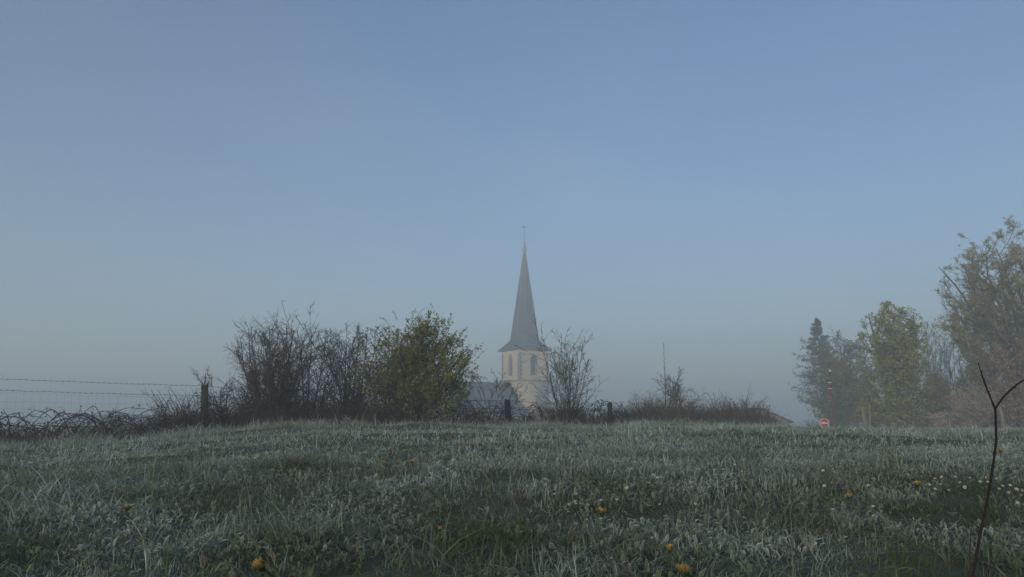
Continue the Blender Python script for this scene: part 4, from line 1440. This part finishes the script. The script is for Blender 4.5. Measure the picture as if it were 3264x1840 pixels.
for (lst, r0, r1) in ([(3172, 1305), (3160, 1275), (3142, 1230), (3128, 1190), (3118, 1157)], .0025, .0014), ([(3172, 1305), (3186, 1280), (3212, 1250), (3245, 1222), (3290, 1196), (3345, 1165)], .0026, .0015):
    P = np.array([at(a, b, y - .004 * k) for k, (a, b) in enumerate(lst)]) - O
    mb = MB()
    Q = smooth_curve(P, 16)
    mb.tubes(Q, np.linspace(r0, r1, 16) * (1 + .12 * rng.normal(0, 1, 16)), 7, SC * 1.1)
    br = mb.build('branch', M['bark'], root, True)
    mb = MB()
    p, dd, L, r = spawn(Q[None], np.full((1, 16), .002), np.array([.2]), 11, .1, .98, .6, .2, .06, .9)
    P1, R1 = grow(p, dd, L, r, 3, .05, .1, .3)
    mb.tubes(P1, R1, 5, SC * 1.3)
    tag(mb.build('buds', M['bark'], br, True), kind='stuff')
for (a, b, c, e, lab) in ((3072, 1850, 3103, 1660, 'thin dead stalk standing just before the forked sapling'), (3138, 1850, 3170, 1700, 'thin dead stalk standing just behind the forked sapling')):
    yy = 1.9 if a == 3072 else 2.15
    A, B = at(a, b, yy), at(c, e, yy)
    r_ = empty('dead_stalk', (A[0], A[1], gz(A[0], A[1])))
    tag(r_, lab, 'stalk')
    A[2] = gz(A[0], A[1]) - .02
    P = np.array([A + (B - A) * t for t in np.linspace(0, 1, 8)]) - np.array(r_.location)
    P[:, 0] += .004 * np.sin(np.linspace(0, 6, 8))
    mb = MB()
    mb.tubes(P, np.linspace(.0018, .0008, 8), 5, np.array([.05, .035, .03]))
    mb.build('stem', M['bark'], r_, True)
    mb = MB()
    p, dd, L, r = spawn(P[None], np.full((1, 8), .001), np.array([.16]), 5, .3, 1, .4, .1, .22, .8)
    P1, R1 = grow(p, dd, L, r, 4, .1, .1, .4)
    mb.tubes(P1, R1, 4, np.array([.05, .035, .03]))
    tag(mb.build('side_shoots', M['twig'], r_), kind='stuff')
# small black dead twig in the grass by the brambles
p = hit(200, 1418, .02)
tw = empty('dead_twig', p)
tag(tw, 'small black dead forked twig poking from the grass below the brambles', 'twig')
mb = MB()
s = .0045
mb.tubes(np.array([[0, 0, -.08], [-.03, 0, .0], [-.09, .01, .10]]), [.006, .005, .003], 5, np.array([.02, .017, .018]))
mb.build('stem', M['bark'], tw, True)
mb = MB()
mb.tubes(np.array([[-.02, 0, -.02], [.0, .0, .03], [-.01, .0, .08]]), [.004, .003, .002], 5, np.array([.02, .017, .018]))
mb.build('side_twig', M['bark'], tw, True)

# ------------------------------------------------------------------ flowers in the grass
def make_dandelion(seed, openness):
    g = np.random.default_rng(seed)
    parts = []
    st = MB()
    K = 6
    t = np.linspace(0, 1, K)
    P = np.stack([.008 * np.sin(t * 2 + seed), .006 * t, -.07 * (1 - t)], 1)
    P -= P[-1]
    st.tubes(P, np.linspace(.0022, .0019, K), 6, np.array([.10, .11, .05]))
    hd = MB()
    n = 84
    th = g.random(n) * 6.283
    ring = np.sqrt(g.random(n))
    sp_ = ring * openness + .08
    L = .017 * (1 - .25 * (1 - ring)) * g.uniform(.85, 1.15, n)
    bse = np.stack([.004 * ring * np.cos(th), .004 * ring * np.sin(th), np.full(n, .002)], 1)
    d = np.stack([np.cos(th) * np.sin(sp_), np.sin(th) * np.sin(sp_), np.cos(sp_)], 1)
    s = unit(np.cross(d, UP + .01 * g.normal(0, 1, (n, 3))))
    w = .0016
    tip = bse + d * L[:, None]
    mid = bse + d * (L * .6)[:, None] + UP * .001
    V = np.stack([bse - s * w * .5, bse + s * w * .5, mid + s * w, tip + s * w * .7, tip - s * w * .7, mid - s * w], 1)
    i = np.arange(n)[:, None] * 6
    c = mixcol(n, (.40, .23, .016), (.52, .35, .04), .2)
    fr = g.random((n, 6, 1)) * np.array([0, 0, .25, .75, .75, .25])[None, :, None]
    C = c[:, None] * (1 - fr * .6) + np.array([.6, .6, .5]) * fr * .6
    hd.add(V.reshape(-1, 3), [np.hstack([i, i + 1, i + 2, i + 5]), np.hstack([i + 5, i + 2, i + 3, i + 4])], C.reshape(-1, 3))
    bx = MB()
    n2 = 18
    th = np.arange(n2) / n2 * 6.283
    V = []
    for a_ in th:
        e = np.array([math.cos(a_), math.sin(a_), 0])
        q = np.array([-math.sin(a_), math.cos(a_), 0]) * .0016
        V += [e * .0026 - q + [0, 0, -.003], e * .0026 + q + [0, 0, -.003], e * (.0052 + .004 * openness) + q * .8 + [0, 0, .0075], e * (.0056 + .004 * openness) + [0, 0, .0105], e * (.0052 + .004 * openness) - q * .8 + [0, 0, .0075]]
    i = np.arange(n2)[:, None] * 5
    bx.add(np.array(V), [np.hstack([i, i + 1, i + 2, i + 3, i + 4])], np.array([.05, .065, .025]))
    bx.lathe([(.0018, -.004), (.0034, -.001), (.0042, .003)], 8, np.array([.05, .065, .025]))
    return st, hd, bx
D_SRC = []
def put_flower(kind, src, px, py, h, scale, tilt, label, cat, group):
    p = hit(px, py, h)
    r = empty(kind, p, rng.random() * 6.28)
    r.rotation_euler = (tilt[0], tilt[1], rng.random() * 6.28)
    r.scale = (scale,) * 3
    tag(r, label, cat, group)
    for s in src:
        o = s.copy() if s.users_scene or s.users_collection else s
        if not o.users_collection:
            col.objects.link(o)
        o.parent = r
    return r
def build_src(mbs, names, mats):
    out = []
    for m_, n_, t_ in zip(mbs, names, mats):
        o = m_.build(n_, M[t_])
        col.objects.unlink(o)
        out.append(o)
    return out
dsrc = [build_src(make_dandelion(k, op), ('stem', 'flower_head', 'bracts'), ('foliage', 'petal_y', 'foliage')) for k, op in ((1, .55), (2, .85), (3, 1.15), (4, .40))]
DAN = [
    (838, 1815, .055, 1.45, 3, (.1, .9), 'largest half-closed frosted dandelion at the bottom edge of the meadow'),
    (405, 1626, .05, 1.15, 2, (.1, .1), 'open bright dandelion alone below the dark tall tufts'),
    (399, 1477, .05, 1.1, 2, (.1, 0), 'open orange-yellow dandelion upslope of the brightest lone one'),
    (678, 1487, .05, 1.1, 1, (.0, .4), 'tilted dandelion beside two white daisies'),
    (1223, 1481, .05, 1.05, 1, (.0, .3), 'lowest of four clustered dandelions, on the side toward the brambles'),
    (1268, 1479, .05, .85, 0, (.1, .2), 'smallest of four clustered dandelions, in the middle'),
    (1314, 1477, .055, 1.05, 1, (.0, .6), 'dandelion of the cluster beside a dry straw'),
    (1241, 1450, .05, 1.05, 2, (.0, 0), 'uppermost of four clustered dandelions'),
    (1442, 1388, .06, 1.3, 1, (.0, .2), 'greenish dandelion nearest the mound under the green hawthorn'),
    (1469, 1418, .05, 1.1, 0, (.0, .2), 'faded dandelion beside the pink daisy'),
    (1570, 1392, .05, 1.2, 0, (.0, .2), 'pale dandelion on the crest below the church'),
    (1879, 1392, .06, 1.4, 1, (.0, .2), 'yellow dandelion on the crest below the budding shrub'),
    (1923, 1391, .06, 1.3, 0, (.0, .4), 'pale drooping dandelion on the crest by the ivy-topped post'),
    (2091, 1407, .09, 1.5, 1, (.0, .1), 'tall-stemmed orange dandelion beside a dark tuft'),
    (2150, 1411, .05, 1.2, 0, (.0, .2), 'tiny pale dandelion next to the tall-stemmed one'),
    (1917, 1640, .05, 1.25, 0, (.2, .5), 'pale frost-covered dandelion bent flat in the broad leaves'),
    (2134, 1760, .06, .95, 3, (.0, .3), 'narrow closed orange dandelion among blades near the bottom'),
    (2177, 1832, .05, 1.35, 1, (.1, .2), 'yellow dandelion cut by the bottom edge'),
    (1402, 1694, .08, .75, 3, (.0, .1), 'small closed dandelion bud on an upright stalk'),
    (144, 1432, .05, 1.3, 1, (.0, .3), 'dandelion nearest the bramble tangle'),
    (89, 1436, .05, 1.0, 0, (.0, .3), 'dull dandelion at the foot of the bramble tangle'),
    (404, 1416, .05, 1.2, 0, (.0, .3), 'faint dandelion near the black dead twig'),
    (2705, 1590, .07, 1.1, 3, (.0, .15), 'upright closed orange dandelion downslope of the no-entry sign'),
    (2925, 1550, .06, 1.25, 1, (.0, .3), 'dandelion among the white flowers near the sapling'),
    (2581, 1462, .05, 1.2, 0, (.0, .2), 'greenish-yellow dandelion below the spruce'),
    (3188, 1442, .06, 1.3, 0, (.0, .3), 'pale dandelion just behind the sapling stem'),
]
for (px, py, h, s_, k, tl, lab) in DAN:
    put_flower('dandelion', dsrc[k], px, py, h, s_, (tl[0] + rng.normal(0, .1), tl[1]), lab, 'dandelion', 'dandelions in the frosted grass')

def make_daisy(seed, pink=False):
    g = np.random.default_rng(seed)
    st = MB()
    t = np.linspace(0, 1, 5)
    P = np.stack([.004 * np.sin(2 * t + seed), 0 * t, -.06 * (1 - t)], 1)
    P -= P[-1]
    st.tubes(P, .0011, 5, np.array([.09, .10, .05]))
    pt = MB()
    n = 22
    th = np.arange(n) / n * 6.283 + g.normal(0, .06, n)
    up = g.uniform(.5, .95, n)
    d = np.stack([np.cos(th) * np.cos(up), np.sin(th) * np.cos(up), np.sin(up)], 1)
    s = np.stack([-np.sin(th), np.cos(th), 0 * th], 1)
    b = d * .002
    m = d * .007
    e = d * .0105
    w = .0013
    V = np.stack([b - s * w * .5, b + s * w * .5, m + s * w, e, m - s * w], 1)
    i = np.arange(n)[:, None] * 5
    c = (np.array([.55, .16, .32]) if pink else np.array([.60, .61, .58]))
    pt.add(V.reshape(-1, 3), [np.hstack([i, i + 1, i + 2, i + 3, i + 4])], c)
    dc = MB()
    dc.lathe([(.0012, -.001), (.0026, .001), (.0024, .0028), (.0010, .0036)], 8, np.array([.50, .36, .06]))
    return st, pt, dc
wsrc = [build_src(make_daisy(k), ('stem', 'petals', 'flower_disc'), ('foliage', 'petal_w', 'petal_y')) for k in (5, 6)]
psrc = build_src(make_daisy(9, True), ('stem', 'petals', 'flower_disc'), ('foliage', 'petal_w', 'petal_y'))
C2 = [(155, 200), (205, 198), (180, 255), (310, 268), (40, 262), (625, 200), (855, 258), (860, 195), (1920, 120), (2030, 115), (1520, 100), (2390, 230), (2490, 310), (1525, 545), (1640, 65), (2040, 455), (910, 830)]
C3 = [(60, 190), (180, 190), (345, 245), (1255, 560), (1550, 515), (1560, 460), (680, 735), (735, 718), (995, 690), (1155, 685), (530, 625), (1670, 255), (2340, 330), (1940, 725), (755, 85), (2420, 395)]
C1 = [(2430, 350), (2450, 378), (735, 262), (850, 545), (900, 385)]
CR = [(1147, 733), (1085, 745), (1048, 790), (1135, 785), (1235, 735), (1340, 740), (1450, 735), (1535, 748), (1270, 775), (1305, 805), (933, 680), (897, 718), (1550, 820), (1580, 800), (1630, 795), (1625, 850), (1675, 825), (1715, 830), (1710, 865), (1690, 925), (1415, 770), (1470, 770), (1190, 830), (1085, 822), (290, 798), (355, 970), (640, 950), (280, 690)]
ORD = ('first second third fourth fifth sixth seventh eighth ninth tenth eleventh twelfth thirteenth fourteenth fifteenth sixteenth seventeenth eighteenth nineteenth twentieth '
       'twenty-first twenty-second twenty-third twenty-fourth twenty-fifth twenty-sixth twenty-seventh twenty-eighth').split()
for pts, ox, k, patt, grp in (
        (C1, 0, 3.156, '%s white daisy from the left in the grass below brambles and olive-streaked post', 'white daisies below the brambles'),
        (C2, 800, 3.156, '%s white daisy from the left in the grass below thorn bushes and hawthorns', 'white daisies below the hawthorns'),
        (C3, 1600, 3.156, '%s white daisy from the left in the turf below church and thickets', 'white daisies below the thickets'),
        (CR, 2500, 2.268, '%s white flower from the left in the drift around the forked sapling', 'white flowers around the sapling')):
    for q, (a, b) in enumerate(sorted(pts)):
        put_flower('daisy', wsrc[int(rng.integers(0, 2))], ox + a / k, (1200 if ox == 2500 else 1380) + b / k, rng.uniform(.04, .07), rng.uniform(.9, 1.35), (rng.normal(0, .35) + .35, rng.normal(0, .3)), patt % ORD[q], 'daisy', grp)
put_flower('daisy', psrc, 800 + 2045 / 3.156, 1380 + 175 / 3.156, .06, 1.2, (.5, 0), 'single pink daisy among the white ones', 'daisy', None)

# a few dry straws lying on the grass
STR = [((350, 955), (560, 790), 0), ((1410, 1070), (1570, 1160), 0), ((1530, 585), (1725, 600), 800), ((1045, 1130), (1110, 1310), 800), ((2430, 1310), (2495, 1030), 800), ((1620, 870), (1690, 1070), 1600), ((1790, 1220), (1835, 1370), 1600), ((1440, 1120), (1525, 1240), 1600)]
for k, (a, b, ox) in enumerate(STR):
    A = hit(ox + a[0] / 3.156, 1380 + a[1] / 3.156, .06)
    B = hit(ox + b[0] / 3.156, 1380 + b[1] / 3.156, .065)
    B[1] = B[1] * .35 + A[1] * .65 if abs(B[1] - A[1]) > .4 else B[1]
    r_ = empty('straw', (A + B) / 2)
    tag(r_, ['pale dry straw leaning beside the lone bright dandelion', 'pale broken straw below the lone bright dandelion', 'dry straw arched over the turf below the dandelion cluster', 'short dry straw near the largest dandelion', 'upright dry straw beside the broad leaf clumps', 'dry straw beside the bent frosted dandelion', 'forked dry straw beside the narrow closed dandelion', 'grey straw lying over broad leaves below the withered clump'][k], 'straw')
    t = np.linspace(0, 1, 7)[:, None]
    P = A * (1 - t) + B * t
    P[:, 2] += (.012 * 4 * t * (1 - t))[:, 0]
    mb = MB()
    mb.tubes(P - np.array(r_.location), np.linspace(.0020, .0012, 7), 5, np.array([.30, .26, .16]))
    mb.build('stem', M['grass'], r_, True)

# ------------------------------------------------------------------ haze
mb = MB()
zmax = CZ + ztop + 1.2
mb.box((-520, -340, -5.2), (520, 620, zmax))
hm = bpy.data.materials.new('haze')
hm.use_nodes = True
hn, hl = hm.node_tree.nodes, hm.node_tree.links
hn.clear()
ho = hn.new('ShaderNodeOutputMaterial')
pv = hn.new('ShaderNodeVolumePrincipled')
pv.inputs['Color'].default_value = (.87, .96, 1.0, 1)
pv.inputs['Density'].default_value = HAZE_DENSITY
pv.inputs['Anisotropy'].default_value = 0.05
hl.new(pv.outputs[0], ho.inputs['Volume'])
tag(mb.build('haze', hm, hascol=False), 'thin morning fog lying over the village and field', 'fog', kind='stuff')
